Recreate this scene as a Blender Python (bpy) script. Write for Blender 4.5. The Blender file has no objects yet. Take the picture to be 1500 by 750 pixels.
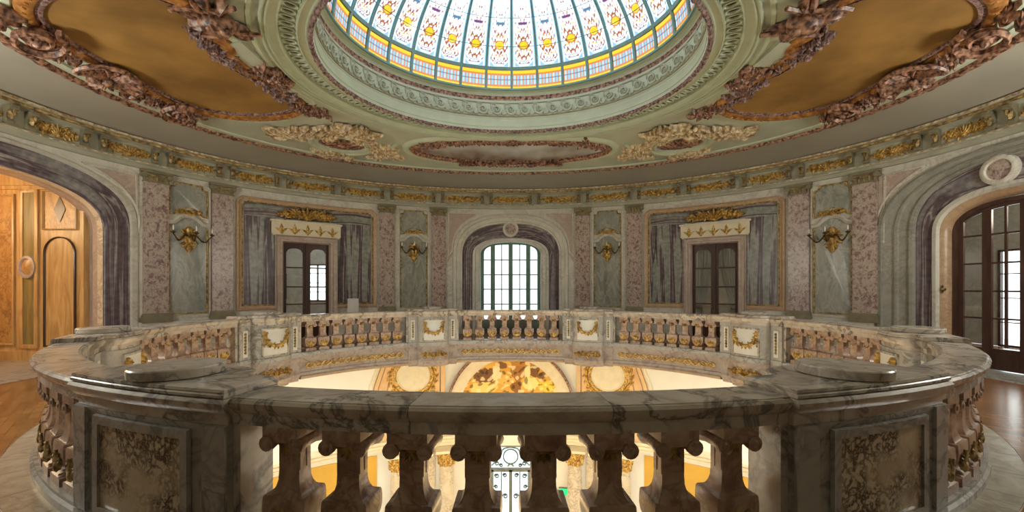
import bpy, math, random
import numpy as np
from mathutils import Vector, Matrix

# ------------------------------------------------------------------ camera, sky, exposure
SC = bpy.context.scene
COL = SC.collection
FPX, PX, PY = 575.0, 748.0, 423.0          # focal length and principal point for a 1500 x 750 frame
EYE = 1.64
cam_d = bpy.data.cameras.new('camera')
cam_d.sensor_width = 36.0
cam_d.lens = FPX / 1500 * 36
cam_d.shift_x = (750 - PX) / 1500
cam_d.shift_y = (PY - 375) / 1500
cam_d.clip_start = 0.02
cam = bpy.data.objects.new('camera', cam_d); COL.objects.link(cam)
cam.location = (0, 0, EYE); cam.rotation_euler = (math.pi / 2, 0, 0)
SC.camera = cam

world = bpy.data.worlds.new('overcast_sky'); SC.world = world
world.use_nodes = True
bg = world.node_tree.nodes['Background']
bg.inputs['Color'].default_value = (0.92, 0.97, 1.0, 1)
bg.inputs['Strength'].default_value = 2.9
SC.view_settings.view_transform = 'Standard'
SC.view_settings.look = 'None'
SC.view_settings.gamma = 1
SC.view_settings.use_curve_mapping = False
SC.view_settings.exposure = 0.6
try:
    SC.cycles.max_bounces = 8; SC.cycles.diffuse_bounces = 5; SC.cycles.glossy_bounces = 3
    SC.cycles.transparent_max_bounces = 12; SC.cycles.sample_clamp_indirect = 6
except Exception:
    pass

def light(kind, loc, power, color, size=0.3, rot=(0, 0, 0), size_y=None, portal=False, name='lamp_or_fill'):
    d = bpy.data.lights.new(name, kind); d.energy = power; d.color = color
    if kind == 'AREA':
        d.size = size
        if size_y: d.shape = 'RECTANGLE'; d.size_y = size_y
        if portal: d.cycles.is_portal = True
    else:
        d.shadow_soft_size = size
    o = bpy.data.objects.new(name, d); COL.objects.link(o); o.location = loc; o.rotation_euler = rot
    return o

YC = 7.14                                   # centre of the oval hall
PI = math.pi
light('AREA', (0, YC, 6.5), 1, (1, 1, 1), 6.7, (0, 0, 0), 5.4, True, 'portal')
light('AREA', (0, YC + 7.62, 1.8), 1, (1, 1, 1), 2.3, (-PI / 2, 0, 0), 3.4, True, 'portal')
light('AREA', (0, YC + 7.62, -5.8), 1, (1, 1, 1), 1.6, (-PI / 2, 0, 0), 3.4, True, 'portal')
WARM = (1.0, 0.72, 0.40)
CREAM = (1.0, 0.86, 0.66)
# lamps of the lower hall (below and out of sight) and of the panelled passage, plus lights added beyond the doors
for lx, ly, sx_, sy_, p in ((-7.9, YC, 1.6, 6.0, 270), (7.9, YC, 1.6, 6.0, 270), (0, 0.9, 7.0, 1.1, 210)):
    light('AREA', (lx, ly, -0.62), p, (1.0, 0.99, 0.94), sx_, (0, 0, 0), sy_)
light('POINT', (0, 11.2, -4.2), 110, (1.0, 0.62, 0.22), 0.25)
for lx in (-3.3, 3.3):
    light('POINT', (lx, 10.8, -4.0), 60, (1.0, 0.70, 0.36), 0.25)
light('POINT', (-12.3, 7.0, 3.5), 125, (1.0, 0.72, 0.40), 0.5)
light('POINT', (11.6, 7.2, 3.4), 60, (1.0, 0.88, 0.72), 0.3)  # unseen fill added to brighten the room behind the glazed door
light('POINT', (-8.0, 14.6, 3.6), 40, (0.9, 0.95, 1.0), 0.3)  # unseen neutral fill added to lift the dark left room
light('POINT', (6.4, 13.4, 2.3), 12, (1.0, 0.55, 0.2), 0.1)

# unseen fill lights added beside the camera to brighten the upper hall
for lx in (-8.2, 8.2):
    light('POINT', (lx, 3.6, 3.3), 360, (1.0, 0.98, 0.92), 0.5)

# ------------------------------------------------------------------ object helpers
def tag(o, label=None, cat=None, group=None, kind=None):
    if label: o['label'] = label
    if cat: o['category'] = cat
    if group: o['group'] = group
    if kind: o['kind'] = kind
    return o

def empty(name, loc=(0, 0, 0), rz=0.0, parent=None, **k):
    o = bpy.data.objects.new(name, None); COL.objects.link(o)
    o.location = loc; o.rotation_euler = (0, 0, rz); o.empty_display_size = 0.1
    if parent: o.parent = parent
    return tag(o, **k)

def put(name, mesh, parent=None, loc=(0, 0, 0), rz=0.0, scale=None, rot=None):
    o = bpy.data.objects.new(name, mesh); COL.objects.link(o)
    o.location = loc; o.rotation_euler = rot if rot else (0, 0, rz)
    if scale: o.scale = scale
    if parent: o.parent = parent
    return o

class MB:
    """collects shapes for ONE mesh"""
    def __init__(s): s.v = []; s.f = []; s.c = None; s.m = []
    def pts(s, ps):
        i = len(s.v); s.v.extend([tuple(p) for p in ps]); return i
    def grid(s, rows, cu=False, cv=False):
        n = len(rows); m = len(rows[0]); b = s.pts([p for r in rows for p in r])
        for i in range(n if cv else n - 1):
            i2 = (i + 1) % n
            for j in range(m if cu else m - 1):
                j2 = (j + 1) % m
                s.f.append((b + i * m + j, b + i * m + j2, b + i2 * m + j2, b + i2 * m + j))
        return s
    def ngon(s, ps):
        b = s.pts(ps); s.f.append(tuple(range(b, b + len(ps)))); return s
    def box(s, x0, x1, y0, y1, z0, z1, M=None):
        P = [(x, y, z) for z in (z0, z1) for y in (y0, y1) for x in (x0, x1)]
        if M: P = [M(*p) for p in P]
        b = s.pts(P)
        for q in ((0, 1, 3, 2), (4, 6, 7, 5), (0, 4, 5, 1), (2, 3, 7, 6), (0, 2, 6, 4), (1, 5, 7, 3)):
            s.f.append(tuple(b + i for i in q))
        return s
    def tube(s, ps, rs, n=6, caps=True):
        ps = [Vector(p) for p in ps]; N = len(ps)
        if not hasattr(rs, '__len__'): rs = [rs] * N
        rows = []; up = None
        for i, p in enumerate(ps):
            d = (ps[min(i + 1, N - 1)] - ps[max(i - 1, 0)])
            if d.length < 1e-9: d = Vector((0, 0, 1))
            d.normalize()
            if up is None:
                up = Vector((0, 0, 1)) if abs(d.z) < 0.9 else Vector((1, 0, 0))
            a = d.cross(up)
            if a.length < 1e-6: a = d.orthogonal()
            a.normalize(); b = a.cross(d).normalized(); up = b
            rows.append([p + (a * math.cos(2 * PI * k / n) + b * math.sin(2 * PI * k / n)) * rs[i] for k in range(n)])
        s.grid(rows, cu=True)
        if caps:
            s.ngon(rows[0][::-1]); s.ngon(rows[-1])
        return s
    def lathe(s, prof, n=16, M=None, c=(0, 0, 0)):
        rows = []
        for r, z in prof:
            row = [(c[0] + r * math.cos(2 * PI * k / n), c[1] + r * math.sin(2 * PI * k / n), c[2] + z) for k in range(n)]
            rows.append([M(*p) for p in row] if M else row)
        s.grid(rows, cu=True)
        if prof[0][0] > 1e-5: s.ngon(rows[0][::-1])
        if prof[-1][0] > 1e-5: s.ngon(rows[-1])
        return s
    def blob(s, c, r, n=6, m=4):
        rx, ry, rz = r if hasattr(r, '__len__') else (r, r, r)
        rows = []
        for i in range(m + 1):
            a = PI * i / m - PI / 2
            rows.append([(c[0] + rx * math.cos(a) * math.cos(2 * PI * k / n), c[1] + ry * math.cos(a) * math.sin(2 * PI * k / n), c[2] + rz * math.sin(a)) for k in range(n)])
        return s.grid(rows, cu=True)
    def leaf(s, x, y, ang, L, w, h=0.03, curl=0.5, z0=0.0):
        """leaf blade lying in local (x, y), raised by h in local z, lobed, tip curling"""
        rows = []
        n = 6
        for i in range(n):
            k = i / (n - 1)
            ww = w * (math.sin(PI * min(1, k * 0.9 + 0.12)) ** 0.7) * (1.0 if i % 2 else 0.74)
            a = ang + curl * k * k
            cx = x + L * k * math.cos(ang + curl * k * 0.5); cy = y + L * k * math.sin(ang + curl * k * 0.5)
            hz = z0 + h * (0.35 + 0.65 * math.sin(PI * (0.15 + 0.75 * k)))
            r = []
            for q, e in ((-1, 0.1), (-0.5, 0.75), (0, 1.0), (0.5, 0.75), (1, 0.1)):
                r.append((cx - math.sin(a) * ww * q, cy + math.cos(a) * ww * q, hz * e if abs(q) < 1 else z0 - 0.004))
            rows.append(r)
        return s.grid(rows)
    def spiral(s, x, y, r0, turns, ang, sgn, rad, z=0.02, n=18):
        ps = []; rs = []
        for i in range(n):
            k = i / (n - 1); a = ang + sgn * turns * 2 * PI * k; r = r0 * (1 - 0.85 * k)
            ps.append((x + r * math.cos(a), y + r * math.sin(a), z)); rs.append(rad * (1 - 0.5 * k))
        s.tube(ps, rs, 5); s.blob((x, y, z), rad * 1.3)
        return s
    def xf(s, M):
        s.v = [tuple(M(*p)) for p in s.v]; return s
    def mesh(s, name, mat, smooth=40, colors=None):
        me = bpy.data.meshes.new(name)
        me.from_pydata(s.v, [], s.f); me.update()
        mats = mat if isinstance(mat, (list, tuple)) else [mat]
        for m in mats: me.materials.append(m)
        if s.m and len(s.m) == len(s.f): me.polygons.foreach_set('material_index', s.m)
        if smooth:
            me.polygons.foreach_set('use_smooth', [True] * len(me.polygons))
            me.set_sharp_from_angle(angle=math.radians(smooth))
        if s.c is not None:
            at = me.color_attributes.new('paint', 'FLOAT_COLOR', 'POINT')
            at.data.foreach_set('color', np.asarray(s.c, dtype=np.float32).ravel())
        return me
    def build(s, name, mat, parent=None, smooth=40, **k):
        o = put(name, s.mesh(name, mat, smooth), parent)
        return tag(o, **k)

# ------------------------------------------------------------------ ellipse frames
class Oval:
    def __init__(s, A, B):
        s.A, s.B = A, B
        tt = np.linspace(-PI, PI, 7201)
        ds = np.hypot(A * np.cos(tt), B * np.sin(tt))
        ss = np.concatenate([[0], np.cumsum((ds[1:] + ds[:-1]) / 2 * (tt[1] - tt[0]))])
        s.ss = ss - ss[3600]; s.tt = tt; s.L = s.ss[-1] - s.ss[0]
    def t(s, u):
        u = (u + s.L / 2) % s.L - s.L / 2
        return float(np.interp(u, s.ss, s.tt))
    def s_of(s, t): return float(np.interp(t, s.tt, s.ss))
    def pt(s, t, d, z):
        sx, cx = math.sin(t), math.cos(t)
        nx, ny = sx / s.A, cx / s.B; l = math.hypot(nx, ny)
        return (s.A * sx - d * nx / l, YC + s.B * cx - d * ny / l, z)
    def P(s, u, z, d=0.0): return s.pt(s.t(u), d, z)
    def rz(s, u):
        t = s.t(u); nx, ny = math.sin(t) / s.A, math.cos(t) / s.B
        return math.atan2(-ny, -nx) - PI / 2      # local +y points into the hall, local x against +u
    def sweep(s, mb, u0, u1, prof, n=None, closed=False, caps=False):
        n = n or max(2, int(abs(u1 - u0) / 0.3) + 1)
        rows = [[s.P(u0 + (u1 - u0) * i / n, z, d) for d, z in prof] for i in range(n + 1)]
        mb.grid(rows, cu=closed)
        if caps: mb.ngon(rows[0]); mb.ngon(rows[-1][::-1])
        return mb
    def ring(s, mb, prof, n=128, closed=False):
        rows = [[s.pt(2 * PI * i / n, d, z) for d, z in prof] for i in range(n)]
        return mb.grid(rows, cu=closed, cv=True)

WALL = Oval(9.57, 7.36)
RAIL = Oval(6.04, 4.86)
RING = Oval(4.10, 3.24)
LEAF = Oval(3.33, 2.65)

def offset_path(path, off, closed):
    n = len(path); out = []
    for i, (x, y) in enumerate(path):
        p0 = path[i - 1] if (i > 0 or closed) else None
        p1 = path[(i + 1) % n] if (i < n - 1 or closed) else None
        ns = []
        for a, b in ((p0, (x, y)), ((x, y), p1)):
            if a is None or b is None: continue
            dx, dy = b[0] - a[0], b[1] - a[1]; l = math.hypot(dx, dy)
            if l > 1e-9: ns.append((-dy / l, dx / l))
        if len(ns) == 2:
            mx, my = ns[0][0] + ns[1][0], ns[0][1] + ns[1][1]
            k = max(0.35, (1 + ns[0][0] * ns[1][0] + ns[0][1] * ns[1][1]))
            out.append((x + mx / k * off, y + my / k * off))
        else:
            out.append((x + ns[0][0] * off, y + ns[0][1] * off))
    return out

def mould(mb, path, prof, M, closed=True, pc=False):
    """profile [(offset to the left of the path, height)] run along a 2-D path, mapped by M(u, v, h)"""
    rows = []
    for off, h in prof:
        rows.append([M(x, y, h) for x, y in offset_path(path, off, closed)])
    return mb.grid(rows, cu=closed, cv=pc)

def dens(path, step, closed=True):
    out = []; n = len(path)
    for i in range(n if closed else n - 1):
        a, b = path[i], path[(i + 1) % n]; k = max(1, int(math.hypot(b[0] - a[0], b[1] - a[1]) / step))
        out += [(a[0] + (b[0] - a[0]) * j / k, a[1] + (b[1] - a[1]) * j / k) for j in range(k)]
    if not closed: out.append(path[-1])
    return out

def rect(u0, u1, z0, z1): return [(u0, z0), (u1, z0), (u1, z1), (u0, z1)]

def arch(c, w, z1, h, p=2.4, zb=0.0, n=28):
    """legs and basket-handle arch from left foot to right foot"""
    out = [(c - w, zb + (z1 - zb) * k / 3) for k in range(3)]
    for i in range(n + 1):
        a = PI - PI * i / n; ca, sa = math.cos(a), math.sin(a)
        out.append((c + w * math.copysign(abs(ca) ** (2 / p), ca), z1 + h * abs(sa) ** (2 / p)))
    return out + [(c + w, zb + (z1 - zb) * k / 3) for k in (2, 1, 0)]

WM = lambda u, z, h: WALL.P(u, z, h)

# ------------------------------------------------------------------ materials
def nodes(name):
    m = bpy.data.materials.new(name); m.use_nodes = True
    nt = m.node_tree; b = nt.nodes['Principled BSDF']
    return m, nt, b
def N(nt, typ, **k):
    n = nt.nodes.new(typ)
    for a, v in k.items():
        if a in n.inputs: n.inputs[a].default_value = v
        else: setattr(n, a, v)
    return n
def ramp(nt, stops):
    r = nt.nodes.new('ShaderNodeValToRGB'); e = r.color_ramp.elements
    while len(e) < len(stops): e.new(0.5)
    for q, (p, c) in zip(e, stops): q.position = p; q.color = (*c, 1)
    return r
def coords(nt, scale=(1, 1, 1), rot=(0, 0, 0), rnd=True):
    tc = N(nt, 'ShaderNodeTexCoord'); mp = N(nt, 'ShaderNodeMapping')
    mp.inputs['Scale'].default_value = scale; mp.inputs['Rotation'].default_value = rot
    nt.links.new(tc.outputs['Object'], mp.inputs['Vector'])
    if rnd:
        oi = N(nt, 'ShaderNodeObjectInfo'); mu = N(nt, 'ShaderNodeMath', operation='MULTIPLY'); mu.inputs[1].default_value = 37.0
        nt.links.new(oi.outputs['Random'], mu.inputs[0]); nt.links.new(mu.outputs[0], mp.inputs['Location'])
    return mp.outputs['Vector']
def plain(name, col, rough=0.5, metal=0.0, var=0.12, scale=6.0, bump=0.0, spec=0.5, detail=4.0):
    m, nt, b = nodes(name); v = coords(nt)
    t = N(nt, 'ShaderNodeTexNoise', Scale=scale, Detail=detail); nt.links.new(v, t.inputs['Vector'])
    lo = tuple(c * (1 - var) for c in col); hi = tuple(min(1, c * (1 + var)) for c in col)
    r = ramp(nt, [(0.3, lo), (0.7, hi)]); nt.links.new(t.outputs['Fac'], r.inputs['Fac']); nt.links.new(r.outputs['Color'], b.inputs['Base Color'])
    b.inputs['Roughness'].default_value = rough; b.inputs['Metallic'].default_value = metal; b.inputs['Specular IOR Level'].default_value = spec
    if bump:
        bp = N(nt, 'ShaderNodeBump', Strength=bump, Distance=0.02); nt.links.new(t.outputs['Fac'], bp.inputs['Height']); nt.links.new(bp.outputs['Normal'], b.inputs['Normal'])
    return m
def marble(name, stops, vein, vamt=0.8, scale=1.5, vscale=2.0, stretch=(1, 1, 1), rot=(0, 0, 0), rough=0.25, dist=1.5, vw=0.06, edge=False, det=6.0):
    m, nt, b = nodes(name); v = coords(nt, stretch, rot)
    t = N(nt, 'ShaderNodeTexNoise', Scale=scale, Detail=det, Roughness=0.65, Distortion=dist); nt.links.new(v, t.inputs['Vector'])
    r = ramp(nt, stops); nt.links.new(t.outputs['Fac'], r.inputs['Fac'])
    if edge:
        nz = N(nt, 'ShaderNodeTexNoise', Scale=vscale * 1.3, Detail=4.0); nt.links.new(v, nz.inputs['Vector'])
        ad = N(nt, 'ShaderNodeVectorMath', operation='MULTIPLY_ADD'); ad.inputs[1].default_value = (0.5, 0.5, 0.5)
        nt.links.new(nz.outputs['Color'], ad.inputs[0]); nt.links.new(v, ad.inputs[2])
        vo = N(nt, 'ShaderNodeTexVoronoi', feature='DISTANCE_TO_EDGE', Scale=vscale); nt.links.new(ad.outputs[0], vo.inputs['Vector'])
        src = vo.outputs['Distance']; vr = ramp(nt, [(0.0, (1, 1, 1)), (vw, (0, 0, 0))])
    else:
        t2 = N(nt, 'ShaderNodeTexNoise', Scale=vscale, Detail=5.0, Roughness=0.6, Distortion=dist * 1.2); nt.links.new(v, t2.inputs['Vector'])
        ab = N(nt, 'ShaderNodeMath', operation='SUBTRACT'); ab.inputs[1].default_value = 0.5; nt.links.new(t2.outputs['Fac'], ab.inputs[0])
        ab2 = N(nt, 'ShaderNodeMath', operation='ABSOLUTE'); nt.links.new(ab.outputs[0], ab2.inputs[0])
        src = ab2.outputs[0]; vr = ramp(nt, [(0.0, (1, 1, 1)), (vw, (0, 0, 0))])
    nt.links.new(src, vr.inputs['Fac'])
    big = N(nt, 'ShaderNodeTexNoise', Scale=vscale * 0.45, Detail=2.0); nt.links.new(v, big.inputs['Vector'])
    br = ramp(nt, [(0.38, (0.12 * vamt,) * 3), (0.54, (vamt,) * 3)]); nt.links.new(big.outputs['Fac'], br.inputs['Fac'])
    mu = N(nt, 'ShaderNodeMath', operation='MULTIPLY'); nt.links.new(vr.outputs['Color'], mu.inputs[0]); nt.links.new(br.outputs['Color'], mu.inputs[1])
    mx = N(nt, 'ShaderNodeMix', data_type='RGBA'); nt.links.new(mu.outputs[0], mx.inputs[0]); nt.links.new(r.outputs['Color'], mx.inputs[6]); mx.inputs[7].default_value = (*vein, 1)
    nt.links.new(mx.outputs[2], b.inputs['Base Color']); b.inputs['Roughness'].default_value = rough
    return m
def banded(name, stops, scale, dirn, rot, dist, rough=0.25):
    m, nt, b = nodes(name); v = coords(nt, (1, 1, 1), rot, rnd=False)
    w = N(nt, 'ShaderNodeTexWave', wave_type='BANDS', bands_direction=dirn, wave_profile='SIN', Scale=scale, Distortion=dist, Detail=3.0)
    w.inputs['Detail Scale'].default_value = 0.7
    nt.links.new(v, w.inputs['Vector']); r = ramp(nt, stops); nt.links.new(w.outputs['Fac'], r.inputs['Fac'])
    t = N(nt, 'ShaderNodeTexNoise', Scale=5.0, Detail=5.0); nt.links.new(v, t.inputs['Vector'])
    mx = N(nt, 'ShaderNodeMix', data_type='RGBA', blend_type='OVERLAY'); mx.inputs[0].default_value = 0.5
    nt.links.new(r.outputs['Color'], mx.inputs[6]); nt.links.new(t.outputs['Color'], mx.inputs[7])
    hs = N(nt, 'ShaderNodeHueSaturation', Saturation=0.6); nt.links.new(mx.outputs[2], hs.inputs['Color'])
    nt.links.new(hs.outputs['Color'], b.inputs['Base Color']); b.inputs['Roughness'].default_value = rough
    return m
def carved(name, lo, hi, rough=0.45, metal=0.0, scale=14.0):
    return_m = plain(name, hi, rough, metal, 0.0, scale, 0.5)
    nt = return_m.node_tree; r = [n for n in nt.nodes if n.type == 'VALTORGB'][0]
    r.color_ramp.elements[0].color = (*lo, 1); r.color_ramp.elements[1].color = (*hi, 1)
    r.color_ramp.elements[0].position = 0.38; r.color_ramp.elements[1].position = 0.66
    return return_m
def wood(name, lo, hi, scale=(1, 1, 0.12), rough=0.35, sc=9.0):
    m, nt, b = nodes(name); v = coords(nt, scale)
    t = N(nt, 'ShaderNodeTexNoise', Scale=sc, Detail=5.0, Distortion=1.2); nt.links.new(v, t.inputs['Vector'])
    r = ramp(nt, [(0.3, lo), (0.7, hi)]); nt.links.new(t.outputs['Fac'], r.inputs['Fac']); nt.links.new(r.outputs['Color'], b.inputs['Base Color'])
    b.inputs['Roughness'].default_value = rough
    return m
def painted(name, glass=False, rough=0.6):
    m, nt, b = nodes(name)
    a = N(nt, 'ShaderNodeAttribute', attribute_name='paint')
    if glass:
        nt.nodes.remove(b); out = nt.nodes['Material Output']
        tr = N(nt, 'ShaderNodeBsdfTransparent'); nt.links.new(a.outputs['Color'], tr.inputs['Color'])
        gl = N(nt, 'ShaderNodeBsdfGlossy', Roughness=0.1); mx = N(nt, 'ShaderNodeMixShader'); mx.inputs[0].default_value = 0.04
        nt.links.new(tr.outputs[0], mx.inputs[1]); nt.links.new(gl.outputs[0], mx.inputs[2]); nt.links.new(mx.outputs[0], out.inputs['Surface'])
    else:
        nt.links.new(a.outputs['Color'], b.inputs['Base Color']); b.inputs['Roughness'].default_value = rough
    return m
def clear_glass(name, tint=(0.95, 0.98, 0.97), gloss=0.07):
    m, nt, b = nodes(name); nt.nodes.remove(b); out = nt.nodes['Material Output']
    tr = N(nt, 'ShaderNodeBsdfTransparent', Color=(*tint, 1)); gl = N(nt, 'ShaderNodeBsdfGlossy', Roughness=0.02)
    mx = N(nt, 'ShaderNodeMixShader'); mx.inputs[0].default_value = gloss
    nt.links.new(tr.outputs[0], mx.inputs[1]); nt.links.new(gl.outputs[0], mx.inputs[2]); nt.links.new(mx.outputs[0], out.inputs['Surface'])
    return m

M_RAIL = marble('rail_marble', [(0.28, (0.30, 0.24, 0.19)), (0.45, (0.50, 0.43, 0.35)), (0.62, (0.60, 0.54, 0.46)), (0.75, (0.40, 0.39, 0.36))], (0.10, 0.09, 0.085), 0.85, 2.2, 1.6, rough=0.22, vw=0.05)
M_RAILGREY = marble('grey_veined_marble', [(0.3, (0.30, 0.29, 0.27)), (0.5, (0.42, 0.40, 0.36)), (0.7, (0.36, 0.33, 0.29))], (0.12, 0.11, 0.10), 0.7, 3.0, 2.5, rough=0.25)
M_BALU = marble('baluster_marble', [(0.3, (0.27, 0.15, 0.11)), (0.5, (0.45, 0.31, 0.22)), (0.7, (0.55, 0.42, 0.31))], (0.14, 0.07, 0.05), 0.6, 5.0, 4.0, rough=0.3)
M_FASC = marble('grey_rose_marble', [(0.3, (0.22, 0.16, 0.14)), (0.5, (0.34, 0.27, 0.23)), (0.7, (0.42, 0.36, 0.31))], (0.5, 0.44, 0.38), 0.5, 4.0, 4.0, rough=0.3)
M_BREC = marble('breccia_marble', [(0.3, (0.46, 0.36, 0.23)), (0.55, (0.64, 0.54, 0.37)), (0.75, (0.56, 0.48, 0.34))], (0.045, 0.022, 0.018), 1.0, 2.0, 8.0, edge=True, vw=0.26, rough=0.2)
M_RED = marble('mottled_red_marble', [(0.34, (0.16, 0.075, 0.07)), (0.46, (0.30, 0.19, 0.17)), (0.54, (0.50, 0.42, 0.35)), (0.66, (0.27, 0.19, 0.16))], (0.56, 0.50, 0.41), 0.6, 12.0, 5.0, stretch=(1, 1, 0.75), rough=0.28, dist=0.6, det=8.0)
M_GREEN = marble('grey_green_marble', [(0.3, (0.17, 0.185, 0.16)), (0.45, (0.25, 0.265, 0.225)), (0.55, (0.30, 0.30, 0.25)), (0.7, (0.36, 0.35, 0.29))], (0.46, 0.43, 0.35), 0.7, 3.5, 3.0, stretch=(1, 1, 0.45), rot=(0.5, 0.6, 0.0), rough=0.25, dist=1.0)
M_PURPLE = banded('banded_purple_marble', [(0.0, (0.075, 0.05, 0.06)), (0.22, (0.17, 0.13, 0.135)), (0.34, (0.10, 0.07, 0.08)), (0.48, (0.30, 0.30, 0.27)), (0.6, (0.42, 0.40, 0.36)), (0.7, (0.20, 0.22, 0.19)), (1.0, (0.25, 0.27, 0.235))], 0.34, 'X', (0, 0.12, 0.0), 2.2)
M_PURPLEV = banded('dark_banded_marble', [(0.0, (0.06, 0.045, 0.05)), (0.3, (0.17, 0.13, 0.14)), (0.45, (0.09, 0.065, 0.075)), (0.6, (0.36, 0.34, 0.31)), (0.8, (0.21, 0.22, 0.21)), (1.0, (0.15, 0.12, 0.13))], 0.5, 'DIAGONAL', (0, 0.1, 0.2), 4.0)
M_STONE = marble('pale_wall_stone', [(0.3, (0.50, 0.49, 0.42)), (0.5, (0.63, 0.61, 0.52)), (0.7, (0.68, 0.64, 0.55))], (0.38, 0.31, 0.25), 0.5, 1.4, 1.8, rough=0.4)
M_PINK = marble('pale_pink_stone', [(0.3, (0.40, 0.31, 0.26)), (0.6, (0.52, 0.42, 0.34)), (0.8, (0.50, 0.45, 0.38))], (0.30, 0.2, 0.17), 0.5, 3.0, 3.0, rough=0.35)
M_REDFRAME = marble('rose_gold_stone', [(0.3, (0.42, 0.27, 0.15)), (0.6, (0.52, 0.36, 0.21)), (0.8, (0.45, 0.34, 0.22))], (0.3, 0.16, 0.1), 0.5, 3.0, 4.0, rough=0.35)
M_OLIVE = plain('olive_stone', (0.22, 0.19, 0.11), 0.45, 0, 0.2)
M_TRIM = plain('grey_olive_plaster', (0.40, 0.395, 0.30), 0.55, 0, 0.12, 3.0)
M_ARCHG = marble('grey_archivolt_marble', [(0.3, (0.25, 0.25, 0.21)), (0.5, (0.34, 0.335, 0.28)), (0.7, (0.42, 0.39, 0.32))], (0.2, 0.16, 0.13), 0.5, 2.2, 3.0, rough=0.3)
M_RIB = plain('teal_painted_iron', (0.16, 0.30, 0.29), 0.5, 0, 0.1)
M_CEIL = plain('grey_green_plaster', (0.42, 0.45, 0.345), 0.6, 0, 0.07, 2.0)
M_COVE = plain('taupe_plaster', (0.37, 0.35, 0.28), 0.7, 0, 0.06, 0.8)
M_RINGG = plain('green_plaster', (0.46, 0.51, 0.37), 0.55, 0, 0.07, 3.0)
M_DARK = plain('shadow_brown', (0.06, 0.04, 0.03), 0.7)
M_GILT = carved('gilding', (0.30, 0.16, 0.03), (0.85, 0.58, 0.18), 0.42, 0.35, 16)
M_GILTDARK = carved('aged_or_shaded_gilding', (0.16, 0.10, 0.03), (0.60, 0.42, 0.16), 0.5, 0.25, 12)
M_GILTPALE = carved('pale_gilded_stucco', (0.30, 0.19, 0.08), (0.78, 0.66, 0.44), 0.5, 0.0, 12)
M_CARVE = carved('carved_bronzed_wood', (0.05, 0.018, 0.012), (0.50, 0.27, 0.17), 0.42, 0.0, 17)  # bronzed brown; its strong noise contrast also stands in for shadows and highlights
M_CARVEDK = carved('dark_red_carving', (0.07, 0.03, 0.028), (0.40, 0.26, 0.22), 0.55, 0.0, 22)
M_EGG = carved('orange_gilded_moulding', (0.26, 0.10, 0.025), (0.55, 0.27, 0.07), 0.4, 0.3, 8)
M_OCHRE = carved('ochre_painted_canvas', (0.20, 0.105, 0.022), (0.35, 0.19, 0.045), 0.65, 0, 1.1)
M_SKYP = carved('cloudy_painted_canvas', (0.20, 0.14, 0.10), (0.46, 0.47, 0.43), 0.6, 0, 1.0)
M_CREAMP = plain('cream_paint', (0.74, 0.66, 0.48), 0.5, 0, 0.06)
M_CREAMW = plain('cream_lower_wall', (0.80, 0.78, 0.70), 0.6, 0, 0.05, 1.0)
M_WHITEP = plain('white_panel_stone', (0.70, 0.69, 0.63), 0.35, 0, 0.05)
M_MUST = plain('mustard_wall', (0.62, 0.36, 0.05), 0.6, 0, 0.08, 1.5)
M_APRI = plain('apricot_stucco', (0.72, 0.46, 0.22), 0.5, 0, 0.12, 3)
M_LCOL = marble('cream_veined_marble', [(0.3, (0.62, 0.52, 0.36)), (0.6, (0.74, 0.66, 0.50)), (0.8, (0.70, 0.60, 0.44))], (0.34, 0.27, 0.22), 0.8, 2.0, 3.0, rough=0.3)
M_WOODH = wood('honey_wood', (0.40, 0.22, 0.07), (0.66, 0.42, 0.17))
M_WOODB = marble('burl_wood', [(0.3, (0.30, 0.14, 0.04)), (0.5, (0.50, 0.27, 0.09)), (0.7, (0.60, 0.36, 0.13))], (0.2, 0.09, 0.03), 0.7, 3.0, 5.0, rough=0.35, stretch=(1, 1, 0.6))
M_WOODO = wood('olive_inlay_wood', (0.20, 0.14, 0.05), (0.34, 0.25, 0.09))
M_WOODD = wood('dark_door_wood', (0.045, 0.020, 0.014), (0.095, 0.045, 0.030), rough=0.3)
M_IRON = plain('green_painted_iron', (0.13, 0.24, 0.18), 0.5, 0, 0.15)
M_GREYMET = plain('grey_painted_metal', (0.16, 0.18, 0.15), 0.5, 0, 0.15)
M_BRONZE = plain('dark_bronze', (0.20, 0.13, 0.05), 0.35, 0.8, 0.3, 15)
M_CANDLE = plain('ivory_candle', (0.85, 0.82, 0.74), 0.4)
M_GLASS = clear_glass('window_glass')
M_GLASSW = clear_glass('dimmed_window_glass', (0.42, 0.44, 0.45))  # even grey tint put in to dim the bright sky behind the panes
M_GLASSD = clear_glass('door_glass', (0.88, 0.92, 0.9), 0.12)
M_STAIN = painted('stained_glass', True)
M_MURAL = painted('mural_paint')
M_CURT = plain('sheer_curtain', (0.62, 0.60, 0.54), 0.8, 0, 0.05)
M_EXIT = bpy.data.materials.new('green_lit_sign'); M_EXIT.use_nodes = True
_b = M_EXIT.node_tree.nodes['Principled BSDF']; _b.inputs['Base Color'].default_value = (0, 0.5, 0.15, 1); _b.inputs['Emission Color'].default_value = (0.01, 0.75, 0.2, 1); _b.inputs['Emission Strength'].default_value = 0.8
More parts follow.
